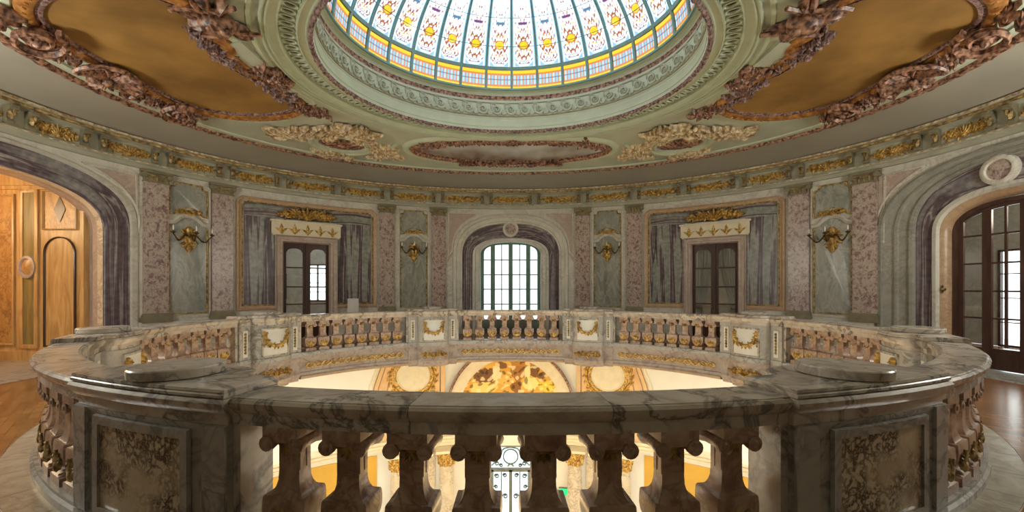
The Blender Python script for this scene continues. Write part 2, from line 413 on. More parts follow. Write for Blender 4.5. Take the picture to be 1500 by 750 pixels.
def streaked(name, stops, sx, sz, slant, rough=0.25, dist=0.3):
    """marble veined along a stored (across, along) coordinate, so the veins follow the slab"""
    m, nt, b = nodes(name); at = N(nt, 'ShaderNodeAttribute', attribute_name='paint')
    mp = N(nt, 'ShaderNodeMapping'); mp.inputs['Scale'].default_value = (sx, sz, 1); mp.inputs['Rotation'].default_value = (0, 0, slant)
    nt.links.new(at.outputs['Color'], mp.inputs['Vector'])
    t = N(nt, 'ShaderNodeTexNoise', Scale=1.0, Detail=4.0, Roughness=0.55, Distortion=dist); nt.links.new(mp.outputs['Vector'], t.inputs['Vector'])
    r = ramp(nt, stops); nt.links.new(t.outputs['Fac'], r.inputs['Fac'])
    v = coords(nt, rnd=False); t2 = N(nt, 'ShaderNodeTexNoise', Scale=9.0, Detail=5.0); nt.links.new(v, t2.inputs['Vector'])
    r2 = ramp(nt, [(0.35, (0.72, 0.72, 0.72)), (0.65, (1.15, 1.13, 1.1))]); nt.links.new(t2.outputs['Fac'], r2.inputs['Fac'])
    mx = N(nt, 'ShaderNodeMix', data_type='RGBA', blend_type='MULTIPLY'); mx.inputs[0].default_value = 1.0
    nt.links.new(r.outputs['Color'], mx.inputs[6]); nt.links.new(r2.outputs['Color'], mx.inputs[7]); nt.links.new(mx.outputs[2], b.inputs['Base Color'])
    b.inputs['Roughness'].default_value = rough
    return m
BAND = [(0.30, (0.22, 0.24, 0.21)), (0.38, (0.27, 0.29, 0.25)), (0.395, (0.08, 0.055, 0.06)), (0.41, (0.13, 0.09, 0.10)), (0.42, (0.42, 0.39, 0.36)), (0.43, (0.10, 0.07, 0.08)), (0.455, (0.15, 0.105, 0.12)), (0.465, (0.34, 0.33, 0.29)), (0.50, (0.25, 0.27, 0.235)), (0.54, (0.29, 0.30, 0.265)), (0.55, (0.08, 0.055, 0.065)), (0.575, (0.14, 0.10, 0.11)), (0.585, (0.42, 0.40, 0.36)), (0.595, (0.09, 0.065, 0.07)), (0.63, (0.15, 0.11, 0.12)), (0.64, (0.30, 0.31, 0.275)), (0.75, (0.22, 0.24, 0.21))]
M_SLAB = streaked('book_matched_purple_marble', BAND, 1.5, 0.07, 0.08)
M_ARCHB = streaked('purple_arch_marble', [(0.32, (0.30, 0.29, 0.27)), (0.42, (0.22, 0.19, 0.20)), (0.46, (0.10, 0.07, 0.08)), (0.50, (0.16, 0.12, 0.135)), (0.53, (0.38, 0.36, 0.34)), (0.56, (0.15, 0.11, 0.125)), (0.64, (0.09, 0.065, 0.075)), (0.75, (0.26, 0.24, 0.23))], 5.0, 0.35, 0.06)
def parquet():
    m, nt, b = nodes('parquet_floor'); v = coords(nt, (1, 1, 1), (0, 0, PI / 4), rnd=False)
    br = N(nt, 'ShaderNodeTexBrick', Scale=1.0); br.inputs['Brick Width'].default_value = 0.6; br.inputs['Row Height'].default_value = 0.09; br.inputs['Mortar Size'].default_value = 0.002
    br.inputs['Color1'].default_value = (0.20, 0.085, 0.03, 1); br.inputs['Color2'].default_value = (0.30, 0.145, 0.055, 1); br.inputs['Mortar'].default_value = (0.07, 0.03, 0.012, 1)
    nt.links.new(v, br.inputs['Vector'])
    t = N(nt, 'ShaderNodeTexNoise', Scale=3.0, Detail=4.0); nt.links.new(v, t.inputs['Vector'])
    mx = N(nt, 'ShaderNodeMix', data_type='RGBA', blend_type='OVERLAY'); mx.inputs[0].default_value = 0.4
    nt.links.new(br.outputs['Color'], mx.inputs[6]); nt.links.new(t.outputs['Fac'], mx.inputs[7]); nt.links.new(mx.outputs[2], b.inputs['Base Color'])
    b.inputs['Roughness'].default_value = 0.2
    bp = N(nt, 'ShaderNodeBump', Strength=0.12, Distance=0.01); nt.links.new(t.outputs['Fac'], bp.inputs['Height']); nt.links.new(bp.outputs['Normal'], b.inputs['Normal'])
    return m
M_PARQ = parquet()
M_BORDER = marble('pale_floor_marble', [(0.3, (0.36, 0.31, 0.24)), (0.6, (0.50, 0.45, 0.36)), (0.8, (0.44, 0.42, 0.35))], (0.2, 0.17, 0.14), 0.4, 3.0, 2.0, rough=0.22)

# ================================================================== SETTING
ZT = 4.57                                  # underside of the entablature
# ---- floors
mb = MB(); RAIL_out = [RAIL.pt(2 * PI * i / 128, -0.38, 0) for i in range(128)]
mb.grid([[RAIL.pt(2 * PI * i / 128, -0.38, 0), tuple(0.5 * (a + b) for a, b in zip(RAIL.pt(2 * PI * i / 128, -0.38, 0), WALL.pt(2 * PI * i / 128, -0.3, 0))), WALL.pt(2 * PI * i / 128, -0.3, 0)] for i in range(128)], cv=True)
def outer_strip(m, t0, t1, z, k=1.85):
    rows = []
    for i in range(25):
        p = WALL.pt(math.radians(t0 + (t1 - t0) * i / 24), -0.04, z)
        rows.append([p, (p[0] * k, YC + (p[1] - YC) * k, z)])
    m.grid(rows)
outer_strip(mb, -73, -12, -0.004); outer_strip(mb, 12, 112, -0.004)
floor = mb.build('floor', M_PARQ, kind='structure')
for sg_, nm_, y0_, y1_ in ((-1, 'trim_3', 5.28, 9.0), (1, 'trim_4', 5.6, 9.3)):
    tb = MB()
    x0_ = 8.75; x1_ = 17 if sg_ < 0 else 9.9
    tb.box(*sorted((sg_ * x0_, sg_ * x1_)), y0_, y1_, -0.05, 0.006); tb.build(nm_, M_RAILGREY, kind='structure')
bord = MB(); RAIL.ring(bord, [(-0.38, -0.02), (-0.38, 0.004), (-0.375, 0.006)])
bo = bord.build('trim_1', M_BORDER, kind='structure')
NS = 60
for i in range(NS):
    m = MB(); u0 = RAIL.L * i / NS + 0.003; u1 = RAIL.L * (i + 1) / NS - 0.003
    RAIL.sweep(m, u0, u1, [(-0.372, -0.03), (-0.372, 0.005), (-0.10, 0.005), (-0.10, -0.03)], 2, caps=True)
    m.build('slab', M_BORDER, bo)
mb = MB(); 
mb.grid([[RAIL.pt(2 * PI * i / 96, 0.115, -0.551), WALL.pt(2 * PI * i / 96, -0.1, -0.55)] for i in range(96)], cv=True)
mb.build('ceiling_lower', M_CREAMW, kind='structure')

# ---- the oval wall
def wall_rect(m, u0, u1, z0, z1, d=0.0):
    WALL.sweep(m, u0, u1, [(d, z0), (d, z1)])
def rings(m, c, keys, seq, p=2.4, n=28, zb=0.0):
    """nested arch outlines; keys: (w, z1, h) sorted from wide to narrow"""
    rows = []
    for w, d in seq:
        ks = sorted(keys)
        z1 = float(np.interp(w, [k[0] for k in ks], [k[1] for k in ks])); h = float(np.interp(w, [k[0] for k in ks], [k[2] for k in ks]))
        rows.append([WALL.P(u, z, d) for u, z in arch(c, w, z1, h, p, zb, n)])
    m.c = [(float(i), float(j) / (len(r) - 1) * 8, 0, 1) for i, r in zip([w for w, _ in seq], rows) for j in range(len(r))]
    return m.grid(rows)
def wall_arch(m, c, w, z1, h, u0, u1, p=2.4, top=5.2):
    wall_rect(m, u0, c - w, 0, top); wall_rect(m, c + w, u1, 0, top)
    pa = [q for q in arch(c, w, z1, h, p)][3:-3]
    m.grid([[WALL.P(u, z, 0) for u, z in pa], [WALL.P(u, max(top, z), 0) for u, z in pa]])
    pb = arch(c, w, z1, h, p)[2]; m.ngon([WALL.P(c - w, z1, 0), WALL.P(c - w, top, 0), WALL.P(c - w + 1e-4, top, 0)])
K_FAR = [(2.12, 2.9, 1.50), (1.77, 2.85, 1.18), (1.41, 2.85, 0.67), (1.0, 2.9, 0.42)]
CL, CR = -13.35, 13.07
K_LEFT = [(2.45, 3.1, 1.38), (2.32, 3.1, 1.32), (1.83, 2.95, 1.0)]
K_RIGHT = [(2.3, 2.9, 1.58), (1.95, 2.9, 1.42), (1.60, 2.9, 1.28), (1.30, 2.85, 0.86), (1.02, 2.8, 0.62)]
m = MB(); wall_arch(m, 0, 2.12, 2.9, 1.50, -4.66, 4.66); wall_far = m.build('wall_far', M_STONE, kind='structure')
m = MB(); wall_arch(m, CL, 2.45, 3.1, 1.38, -17.0, -8.85); wall_left = m.build('wall_left', M_STONE, kind='structure')
m = MB(); wall_arch(m, CR, 2.3, 2.9, 1.58, 8.85, 17.0); wall_right = m.build('wall_right', M_STONE, kind='structure')
DO = 0.66; DC = 6.9; DZ = 3.08
walls_door = {}
for sg, nm in ((-1, 'wall_far_left'), (1, 'wall_far_right')):
    m = MB(); a, b = sorted((sg * 4.66, sg * 8.85)); c = sg * DC
    wall_rect(m, a, c - DO, 0, 5.2); wall_rect(m, c + DO, b, 0, 5.2); wall_rect(m, c - DO, c + DO, DZ, 5.2)
    walls_door[sg] = m.build(nm, M_STONE, kind='structure')
m = MB(); WALL.sweep(m, 17.0, WALL.L - 17.0, [(0, 0), (0, 5.2)], 70); m.build('wall_near', M_GREEN, kind='structure')

# dado blocks along the foot of the wall
def dado(parent, u0, u1):
    m = MB(); WALL.sweep(m, u0, u1, [(0, 0), (0.10, 0), (0.10, 0.14), (0.07, 0.17), (0.07, 0.70), (0.12, 0.72), (0.12, 0.80), (0, 0.82)], caps=True)
    m.build('dado_block', M_STONE, parent)
for sg in (-1, 1):
    dado(wall_far, *sorted((sg * 2.2, sg * 4.66))); dado(walls_door[sg], *sorted((sg * 4.66, sg * (DC - 0.9)))); dado(walls_door[sg], *sorted((sg * (DC + 0.9), sg * 8.85)))
dado(wall_left, -10.9, -8.85); dado(wall_right, 8.85, 10.75)

# ---- arched bays
ST = [(2.12, 0.0), (2.10, 0.06), (2.0, 0.08), (1.98, 0.04), (1.86, 0.035), (1.84, 0.08), (1.79, 0.07), (1.77, -0.02)]
m = MB(); rings(m, 0, K_FAR, ST); m.build('archivolt', M_STONE, wall_far)
m = MB(); rings(m, 0, K_FAR, [(1.77, -0.02), (1.6, -0.02), (1.41, -0.02)]); m.build('marble_arch_band', M_ARCHB, wall_far)
m = MB(); rings(m, 0, K_FAR, [(1.41, -0.02), (1.40, 0.03), (1.32, 0.04), (1.29, -0.03), (1.22, -0.05), (1.14, -0.08), (1.11, -0.12), (1.10, -0.36)]); m.build('window_jamb', M_STONE, wall_far)
m = MB(); rings(m, CL, K_LEFT, [(2.45, 0.0), (2.44, 0.04), (2.34, 0.05), (2.32, -0.02)]); m.build('archivolt', M_STONE, wall_left)
m = MB(); rings(m, CL, K_LEFT, [(2.32, -0.02), (2.15, 0.0), (2.0, 0.0), (1.83, -0.02)]); m.build('marble_arch_band', M_ARCHB, wall_left)
m = MB(); rings(m, CL, K_LEFT, [(1.83, -0.02), (1.82, -0.2)]); m.build('marble_reveal', M_LCOL, wall_left)
for k in range(3):
    m = MB(); rings(m, CL, K_LEFT, [(1.83, -0.02 - 0.19 * k - 0.004), (1.822, -0.19 * (k + 1))]); m.build('reveal_slab', M_PINK, wall_left)
m = MB(); rings(m, CR, K_RIGHT, [(2.3, 0.0), (2.28, 0.06), (2.2, 0.08), (2.18, 0.03), (1.98, 0.02), (1.95, 0.07), (1.9, 0.07), (1.88, 0.02), (1.70, 0.02), (1.68, 0.07), (1.62, 0.07), (1.60, -0.02)]); m.build('archivolt', M_ARCHG, wall_right)
m = MB(); rings(m, CR, K_RIGHT, [(1.60, -0.02), (1.45, -0.02), (1.30, -0.02)]); m.build('marble_arch_band', M_ARCHB, wall_right)
m = MB(); rings(m, CR, K_RIGHT, [(1.30, -0.02), (1.29, 0.04), (1.22, 0.05), (1.18, 0.0)]); m.build('jamb_moulding', M_STONE, wall_right)
m = MB(); rings(m, CR, K_RIGHT, [(1.18, 0.0), (1.14, -0.02), (1.10, -0.05), (1.06, -0.10), (1.05, -0.30)]); m.build('door_jamb', M_REDFRAME, wall_right)
def medallion(par, c, z):
    M = lambda x, y, h: WALL.P(c + x, z + y, h)
    m = MB(); m.grid([[M(r * math.cos(a), r * math.sin(a), h) for a in [2 * PI * k / 32 for k in range(32)]] for r, h in ((0.29, -0.02), (0.29, 0.06), (0.26, 0.08), (0.21, 0.08), (0.19, 0.05))], cu=True)
    m.build('medallion_ring', M_STONE, par)
    m = MB(); m.grid([[M(r * math.cos(a), r * math.sin(a), h) for a in [2 * PI * k / 32 for k in range(32)]] for r, h in ((0.19, 0.05), (0.12, 0.06), (0.0, 0.06))], cu=True)
    m.build('medallion_disc', M_RED, par)
medallion(wall_far, 0, 3.84); medallion(wall_right, CR - 0.22, 3.96)
def spandrel(par, c, w, z1, h, ub, sg, p=2.4):
    pa = [q for q in arch(c, w, z1, h, p)[3:-3] if (q[0] - c) * sg > 0.52 * w]
    m = MB(); rows = [[], []]
    for u, z in pa:
        rows[0].append(WALL.P(u, z + 0.10, 0.012)); rows[1].append(WALL.P(u, 4.42, 0.012))
    pa2 = [u for u, z in pa]
    m.grid(rows); e = c + sg * w
    if abs(ub - e) > 0.14:
        m.grid([[WALL.P(e, z1, 0.012), WALL.P(e, 4.42, 0.012)], [WALL.P(ub - sg * 0.10, z1 - 0.3, 0.012), WALL.P(ub - sg * 0.10, 4.42, 0.012)]])
    m.build('spandrel_panel', M_PINK, par)
    m = MB(); path = [(u, z + 0.10) for u, z in pa]
    out = path + ([(ub - sg * 0.1, 4.42)] if True else [])
    first = min(path, key=lambda q: abs(q[0] - c)); out = path + [(ub - sg * 0.10, z1 - 0.1), (ub - sg * 0.10, 4.42), (first[0], 4.42)] if sg > 0 else [(first[0], 4.42), (ub - sg * 0.10, 4.42), (ub - sg * 0.10, z1 - 0.1)] + path
    mould(m, out, [(0, 0.0), (0.0, 0.03), (0.04, 0.035), (0.05, 0.0)], WM); m.build('spandrel_moulding', M_STONE, par)
for sg in (-1, 1): spandrel(wall_far, 0, 2.12, 2.9, 1.5, sg * 2.40, sg)
spandrel(wall_left, CL, 2.45, 3.1, 1.38, -10.8, 1); spandrel(wall_right, CR, 2.3, 2.9, 1.58, 10.8, -1)

# ---- window_1 (far arched window)
win = empty('window_1', WALL.P(0, 0, -0.3), kind='structure')
def WL(u, z, h): p = WALL.P(u, z, h); q = WALL.P(0, 0, -0.3); return (p[0] - q[0], p[1] - q[1], p[2] - q[2])
def bar(m, u0, u1, z0, z1, d0=-0.33, d1=-0.27, F=WL): m.box(u0, u1, d0, d1, z0, z1, lambda u, d, z: F(u, z, d))
WZ = lambda u: 2.9 + 0.50 * max(0.0, 1 - (abs(u) / 1.10) ** 3) ** (1 / 3)
m = MB(); m.grid([[WL(u, z, d) for u, z in arch(0, w, 2.9, h, 3.0)] for w, h, d in ((1.10, 0.5, -0.33), (1.10, 0.5, -0.25), (0.98, 0.40, -0.25), (0.98, 0.40, -0.33))], cv=True); m.build('frame', M_IRON, win)
for u0, u1 in ((-0.735, -0.575), (-0.075, 0.075), (0.565, 0.725)):
    m = MB(); bar(m, u0, u1, 0, WZ((u0 + u1) / 2) - 0.05, -0.34, -0.25); m.build('mullion', M_IRON, win)
for u in (-0.33, 0.33):
    m = MB(); bar(m, u - 0.018, u + 0.018, 0.5, WZ(u) - 0.08, -0.31, -0.285); m.build('muntin', M_GREYMET, win)
for z in (1.06, 1.62, 2.17, 2.72):
    m = MB(); bar(m, -1.0, 1.0, z - 0.019, z + 0.019, -0.31, -0.285); m.build('muntin', M_GREYMET, win)
m = MB(); bar(m, -1.0, 1.0, 0.0, 0.5, -0.33, -0.26); bar(m, -0.5, -0.14, 0.1, 0.4, -0.26, -0.25); bar(m, 0.14, 0.5, 0.1, 0.4, -0.26, -0.25); m.build('lower_panel', M_GREYMET, win)
for u0, u1 in ((-0.98, -0.72), (-0.59, -0.34), (-0.32, -0.06), (0.06, 0.32), (0.34, 0.58), (0.71, 0.98)):
    zs = [0.5, 1.06, 1.62, 2.17, 2.72, None]
    for a, b in zip(zs, zs[1:]):
        m = MB(); us = [u0 + (u1 - u0) * k / 4 for k in range(5)]
        m.grid([[WL(u, a, -0.298) for u in us], [WL(u, b if b else WZ(u) - 0.06, -0.298) for u in us]]); m.build('pane', M_GLASSW, win)

# ---- doors 1 and 2 in the big marble bays
def gilt_relief(w, h, seed=1, depth=0.06, dens_=1.0, crest=False):
    """symmetrical scrolls and leaves around a shell, in local x (width), y (height), z (relief)"""
    R = random.Random(seed); m = MB()
    for k in range(7):
        a = PI / 2 + (k - 3) * 0.38; m.leaf(0, -h * 0.28, a, h * (0.62 - 0.05 * abs(k - 3)) * (1.35 if crest else 1), h * 0.10, depth, 0)
    m.blob((0, -h * 0.25, depth * 0.6), (h * 0.16, h * 0.14, depth * 0.7), 8, 5)
    for sg in (-1, 1):
        x = sg * w * 0.13
        n = max(3, int(4 * dens_))
        for k in range(n):
            f = (k + 0.5) / n; xx = sg * w * (0.1 + 0.36 * f); hh = h * (1 - 0.5 * f)
            m.spiral(xx, (-1) ** k * hh * 0.12, hh * 0.24, 1.3, R.uniform(0, 6), sg * (-1) ** k, depth * 0.30, depth * 0.4, 14)
            for q in range(4):
                m.leaf(xx + R.uniform(-.04, .04) * w, R.uniform(-.22, .16) * hh, (0 if sg > 0 else PI) + R.uniform(-1.2, 1.2), hh * R.uniform(.3, .5), hh * 0.09, depth * R.uniform(.6, 1), R.uniform(-1, 1))
        m.leaf(sg * w * 0.40, -h * 0.1, 0 if sg > 0 else PI, w * 0.1, h * 0.1, depth * 0.7, sg * 0.6)
    return m
def stand(m): return m.xf(lambda x, y, z: (x, z, y))         # relief lying in x,y -> standing with relief along +y
ME_LEAFLET = stand((lambda m: (m.leaf(0, -0.13, PI / 2, 0.27, 0.05, 0.03, 0), m.leaf(0, -0.12, PI / 2 - 0.6, 0.20, 0.035, 0.025, -0.5), m.leaf(0, -0.12, PI / 2 + 0.6, 0.20, 0.035, 0.025, 0.5), m.blob((0, -0.12, 0.02), 0.035), m)[-1])(MB())).mesh('gilt_leaf', M_GILT, 60)
ME_CREST = stand(gilt_relief(1.7, 0.52, 5, 0.10, 1.6, True)).mesh('gilt_crest', M_GILT, 60)

def door(sg, idx, label_side):
    c = sg * DC; O = WALL.P(c, 0, 0); rz = WALL.rz(c)
    D = empty(f'door_{idx}', O, rz, kind='structure')
    # local x to the left when seen from the hall, y into the hall
    def B(m, x0, x1, y0, y1, z0, z1): m.box(x0, x1, y0, y1, z0, z1); return m
    m = MB(); mould(m, [(-DO, 0), (-DO, DZ), (DO, DZ), (DO, 0)], [(0, -0.3), (0, 0.09), (0.03, 0.13), (0.08, 0.13), (0.10, 0.10), (0.17, 0.10), (0.20, 0.14), (0.22, 0.14), (0.22, 0.0)], lambda x, z, h: (x, h, z), closed=False)
    m.build('surround', M_PINK, D)
    m = MB(); B(m, -0.98, 0.98, 0.0, 0.15, 3.32, 3.70); B(m, -1.02, 1.02, 0.0, 0.19, 3.70, 3.75); B(m, -0.95, 0.95, 0, 0.14, 3.28, 3.32); ov = m.build('overdoor_panel', M_CREAMP, D)
    for k in range(5):
        put('gilt_leaf', ME_LEAFLET, ov, ((k - 2) * 0.36, 0.15, 3.50), 0, (1.15, 1, 1.15))
    put('gilt_crest', ME_CREST, D, (0, 0.10, 3.96))
    for q in (-1, 1):
        L = MB(); x0, x1 = sorted((q * 0.025, q * 0.655)); y0, y1 = -0.16, -0.10
        s = 0.085
        B(L, x0, x0 + s, y0, y1, 0, DZ); B(L, x1 - s, x1, y0, y1, 0, DZ); B(L, x0, x1, y0, y1, 0, 0.72)
        px0, px1 = x0 + s, x1 - s
        for z in (1.15, 1.70, 2.31): B(L, px0, px1, y0, y1, z - 0.022, z + 0.022)
        cx = (px0 + px1) / 2; hw = (px1 - px0) / 2; zt = lambda x: 2.78 + 0.14 * max(0, 1 - ((x - cx) / hw) ** 2) ** 0.5
        xs = [px0 + (px1 - px0) * k / 8 for k in range(9)]
        for yy in (y0, y1): L.grid([[(x, yy, zt(x)) for x in xs], [(x, yy, DZ) for x in xs]])
        L.grid([[(x, y0, zt(x)) for x in xs], [(x, y1, zt(x)) for x in xs]])
        B(L, x0 + 0.12, x1 - 0.12, y1, y1 + 0.015, 0.15, 0.6)
        leaf = L.build('door_leaf', M_WOODD, D)
        zz = [0.72, 1.128, 1.172, 1.678, 1.722, 2.288, 2.332, None]
        for k in range(0, 8, 2):
            P = MB(); P.grid([[(x, -0.13, zz[k]) for x in xs], [(x, -0.13, zz[k + 1] if zz[k + 1] else zt(x)) for x in xs]]); P.build('pane', M_GLASSD, leaf)
        H = MB(); H.blob((q * 0.07, y1 + 0.04, 1.05), 0.025); H.tube([(q * 0.07, y1, 1.05), (q * 0.07, y1 + 0.04, 1.05)], 0.01); H.build('handle', M_BRONZE, leaf)
    m = MB(); B(m, -0.03, 0.03, -0.12, -0.07, 0, DZ); m.build('meeting_stile', M_WOODD, D)
    return D
door(-1, 1, 'left'); door(1, 2, 'right')

# big framed marble panels of the door bays
def gold_frame(par, path, mat, prof, nm='panel_frame'):
    m = MB(); mould(m, dens(path, 0.25, False), prof, WM, closed=False); return m.build(nm, mat, par)
for sg in (-1, 1):
    W_ = walls_door[sg]; a, b = sorted((sg * 4.74, sg * 8.78))
    for u0, u1 in ((a + 0.2, sg * DC - 0.86), (sg * DC + 0.86, b - 0.2)):
        n = 1
        for k in range(n):                  # book-matched slabs
            m = MB(); v0 = u0 + (u1 - u0) * k / n + 0.002; v1 = u0 + (u1 - u0) * (k + 1) / n - 0.002
            WALL.sweep(m, v0, v1, [(0, 1.14), (0.014, 1.14), (0.014, 3.80), (0, 3.80)], caps=True); nn = len(m.v) // 4 - 2; m.c = [(abs(v0 + (v1 - v0) * q / (nn - 1) - sg * DC) + (0.35 if sg > 0 else 0), z, 0, 1) for q in range(nn) for z in (1.14, 1.14, 3.8, 3.8)]; m.c += m.c[:4] + m.c[-4:]; m.build('marble_slab', M_SLAB, W_)
    n = 3
    for k in range(n):
        v0 = a + 0.2 + (b - a - 0.4) * k / n + 0.002; v1 = a + 0.2 + (b - a - 0.4) * (k + 1) / n - 0.002
        m = MB(); WALL.sweep(m, v0, v1, [(0, 3.805), (0.013, 3.805), (0.013, 4.2), (0, 4.2)], caps=True); nn = len(m.v) // 4 - 2; m.c = [((z - 3.8) * 1.2 + 0.15 * abs(q / (nn - 1) - .5), 0.3 * q / nn + k, 0, 1) for q in range(nn) for z in (3.805, 3.805, 4.2, 4.2)]; m.c += m.c[:4] + m.c[-4:]; m.build('marble_slab', M_SLAB, W_)
    cD = sg * DC; notch = lambda q: [(cD + 0.87, 1.0 + q), (b - q, 1.0 + q), (b - q, 4.22 - q), (b - 0.16 - q, 4.36 - q), (a + 0.16 + q, 4.36 - q), (a + q, 4.22 - q), (a + q, 1.0 + q), (cD - 0.87, 1.0 + q)]
    gold_frame(W_, notch(0), M_REDFRAME, [(0, 0), (0.01, 0.05), (0.06, 0.06), (0.10, 0.03), (0.13, 0.03)])
    gold_frame(W_, notch(0.13), M_GILTDARK, [(0, 0.02), (0.01, 0.05), (0.035, 0.05), (0.05, 0.0)], 'gilt_fillet')

# narrow sconce bays
ME_TOPCREST = stand(gilt_relief(0.62, 0.24, 9, 0.05, 0.8)).mesh('gilt_crest', M_GILT, 60)
SB = [(-9.865, 0.42, wall_left), (-3.50, 0.46, wall_far), (3.50, 0.46, wall_far), (9.865, 0.42, wall_right)]
for c, hw, par in SB:
    hood = lambda z0, w: [(c + w, z0), (c + w * 0.72, z0 + 0.02), (c + w * 0.5, z0 + 0.13), (c + w * 0.25, z0 + 0.20), (c, z0 + 0.22), (c - w * 0.25, z0 + 0.20), (c - w * 0.5, z0 + 0.13), (c - w * 0.72, z0 + 0.02), (c - w, z0)]
    low = [(c - hw, 0.98), (c + hw, 0.98)] + hood(3.36, hw)
    up = [(c - hw, 3.56)] + hood(3.56, hw)[::-1][1:-1] + [(c + hw, 3.56), (c + hw, 4.30), (c + hw - 0.1, 4.32), (c + hw - 0.12, 4.42), (c - hw + 0.12, 4.42), (c - hw + 0.1, 4.32), (c - hw, 4.30)]
    for path, nm in ((low, 'lower_panel'), (up, 'upper_panel')):
        m = MB(); m.ngon([WALL.P(u, z, 0.012) for u, z in path]); pn = m.build(nm, M_GREEN, par, 0)
        m = MB(); mould(m, path, [(-0.005, 0.0), (-0.005, 0.035), (0.03, 0.035), (0.035, 0.01)], WM); m.build('gilt_fillet', M_GILTDARK, pn)
    m = MB(); mould(m, hood(3.40, hw + 0.05), [(0.10, 0), (0.10, 0.05), (0.04, 0.09), (-0.01, 0.05), (-0.01, 0)], WM, closed=False); m.build('hood_moulding', M_STONE, par)
    p = WALL.P(c, 3.66, 0.05); put('gilt_crest', ME_TOPCREST, par, p, WALL.rz(c))
    m = MB(); o = hw + 0.07; mould(m, dens(rect(c - o, c + o, 0.88, 4.48), 0.4), [(0, 0), (0, 0.03), (0.04, 0.04), (0.06, 0.0)], WM); m.build('stone_frame', M_STONE, par)

# ---- pilasters
def pilaster_meshes():
    m = MB(); m.box(-0.235, 0.235, 0, 0.10, 1.0, 4.30); m.box(-0.25, 0.25, 0, 0.085, 1.0, 4.3)
    sh = m.mesh('shaft', M_RED, 30)
    m = MB()
    for hw, d, z0, z1 in ((0.30, 0.15, 0.80, 0.94), (0.285, 0.14, 0.94, 0.99), (0.265, 0.125, 0.99, 1.03)): m.box(-hw, hw, 0, d, z0, z1)
    ba = m.mesh('base', M_OLIVE, 30)
    m = MB(); m.box(-0.25, 0.25, 0, 0.11, 4.28, 4.50); m.box(-0.31, 0.31, 0, 0.16, 4.50, 4.57); m.box(-0.265, 0.265, 0, 0.125, 4.27, 4.30)
    for sg in (-1, 1):
        m.tube([(sg * 0.25, 0.01, 4.44), (sg * 0.25, 0.15, 4.44)], 0.065, 10)
    ca = m.mesh('capital', M_OLIVE, 30)
    r = MB()
    for k in range(5): r.leaf((k - 2) * 0.1, 4.31, PI / 2, 0.15, 0.045, 0.03, 0, 0.11)
    r.tube([(-0.24, 4.47, 0.13), (-0.1, 4.44, 0.14), (0, 4.42, 0.145), (0.1, 4.44, 0.14), (0.24, 4.47, 0.13)], 0.02, 5)
    return sh, ba, ca, stand(r).mesh('gilt_leaf', M_GILTDARK, 60)
PM = pilaster_meshes()
PIL = [(-10.55, 'mottled red marble pilaster beside the large left archway'), (-9.11, 'mottled red marble pilaster between the left sconce panel and the left double door panel'),
       (-4.42, 'mottled red marble pilaster just right of the left double door panel'), (-2.63, 'mottled red marble pilaster left of the bright arched window'),
       (2.63, 'mottled red marble pilaster right of the bright arched window'), (4.42, 'mottled red marble pilaster just left of the right double door panel'),
       (9.11, 'mottled red marble pilaster between the right double door panel and the right sconce panel'), (10.55, 'mottled red marble pilaster beside the right arched glass door')]
for u, lb in PIL:
    e = empty('pilaster', WALL.P(u, 0, 0), WALL.rz(u), label=lb, cat='pilaster', group='red marble pilasters around the hall')
    for me, nm in zip(PM, ('shaft', 'base', 'capital')): o = put(nm, me, e)
    put('gilt_leaf', PM[3], o)

# ---- wall sconces
def sconce_meshes():
    r = MB()
    r.blob((0, 0.02, 0.03), (0.10, 0.17, 0.05), 10, 6); r.blob((0, 0.20, 0.04), (0.075, 0.09, 0.06), 8, 5); r.blob((0, -0.20, 0.03), (0.06, 0.10, 0.045), 8, 5)
    for k in range(9):
        a = k * 2 * PI / 9; r.leaf(0.06 * math.cos(a), 0.02 + 0.12 * math.sin(a), a, 0.15, 0.045, 0.06, 0.5)
    for sg in (-1, 1): r.spiral(sg * 0.09, 0.16, 0.06, 1.2, 0, sg, 0.015, 0.05); r.spiral(sg * 0.07, -0.16, 0.05, 1.2, 0, -sg, 0.013, 0.05)
    plate = stand(r).mesh('backplate', M_GILT, 60)
    arms = []
    for sx, dy in ((-0.36, 0.24), (0.0, 0.42), (0.36, 0.24)):
        m = MB(); ps = []
        for i in range(15):
            k = i / 14; f = k
            ps.append((sx * f, 0.05 + dy * f, 0.10 * math.sin(k * PI * 1.1) * (1 - k) * 2.2 - 0.17 * math.sin(PI * k) ** 2 * k * 1.6 + 0.08 * k ** 3))
        m.tube(ps, [0.018 - 0.006 * abs(k / 14 - .5) for k in range(15)], 6)
        for q in (4, 9): m.leaf(ps[q][0], ps[q][1], 1.0, 0.07, 0.02, 0.02, 0.5, ps[q][2])
        e = ps[-1]; m.lathe([(0.006, 0.0), (0.03, 0.01), (0.055, 0.035), (0.05, 0.04), (0.018, 0.035), (0.018, 0.07), (0.0, 0.07)], 10, None, e)
        c = MB(); c.lathe([(0.015, 0.065), (0.015, 0.15), (0.010, 0.16), (0.004, 0.185), (0, 0.19)], 8, None, e)
        arms.append((m.mesh('arm', M_BRONZE, 60), c.mesh('candle', M_CANDLE, 60)))
    return plate, arms
S_PLATE, S_ARMS = sconce_meshes()
for (c, hw, par), lb in zip(SB, ('gilded three-arm wall sconce on the green panel beside the left archway', 'gilded wall sconce on the green panel left of the bright arched window', 'gilded wall sconce on the green panel right of the bright arched window', 'gilded three-arm wall sconce on the green panel beside the right arched glass door')):
    e = empty('wall_sconce', WALL.P(c, 2.95, 0.013), WALL.rz(c), label=lb, cat='sconce', group='gilded sconces on the green panels'); e.scale = (1.15, 1.1, 1.2)
    put('backplate', S_PLATE, e)
    for a, k in S_ARMS: ao = put('arm', a, e); put('candle', k, ao)

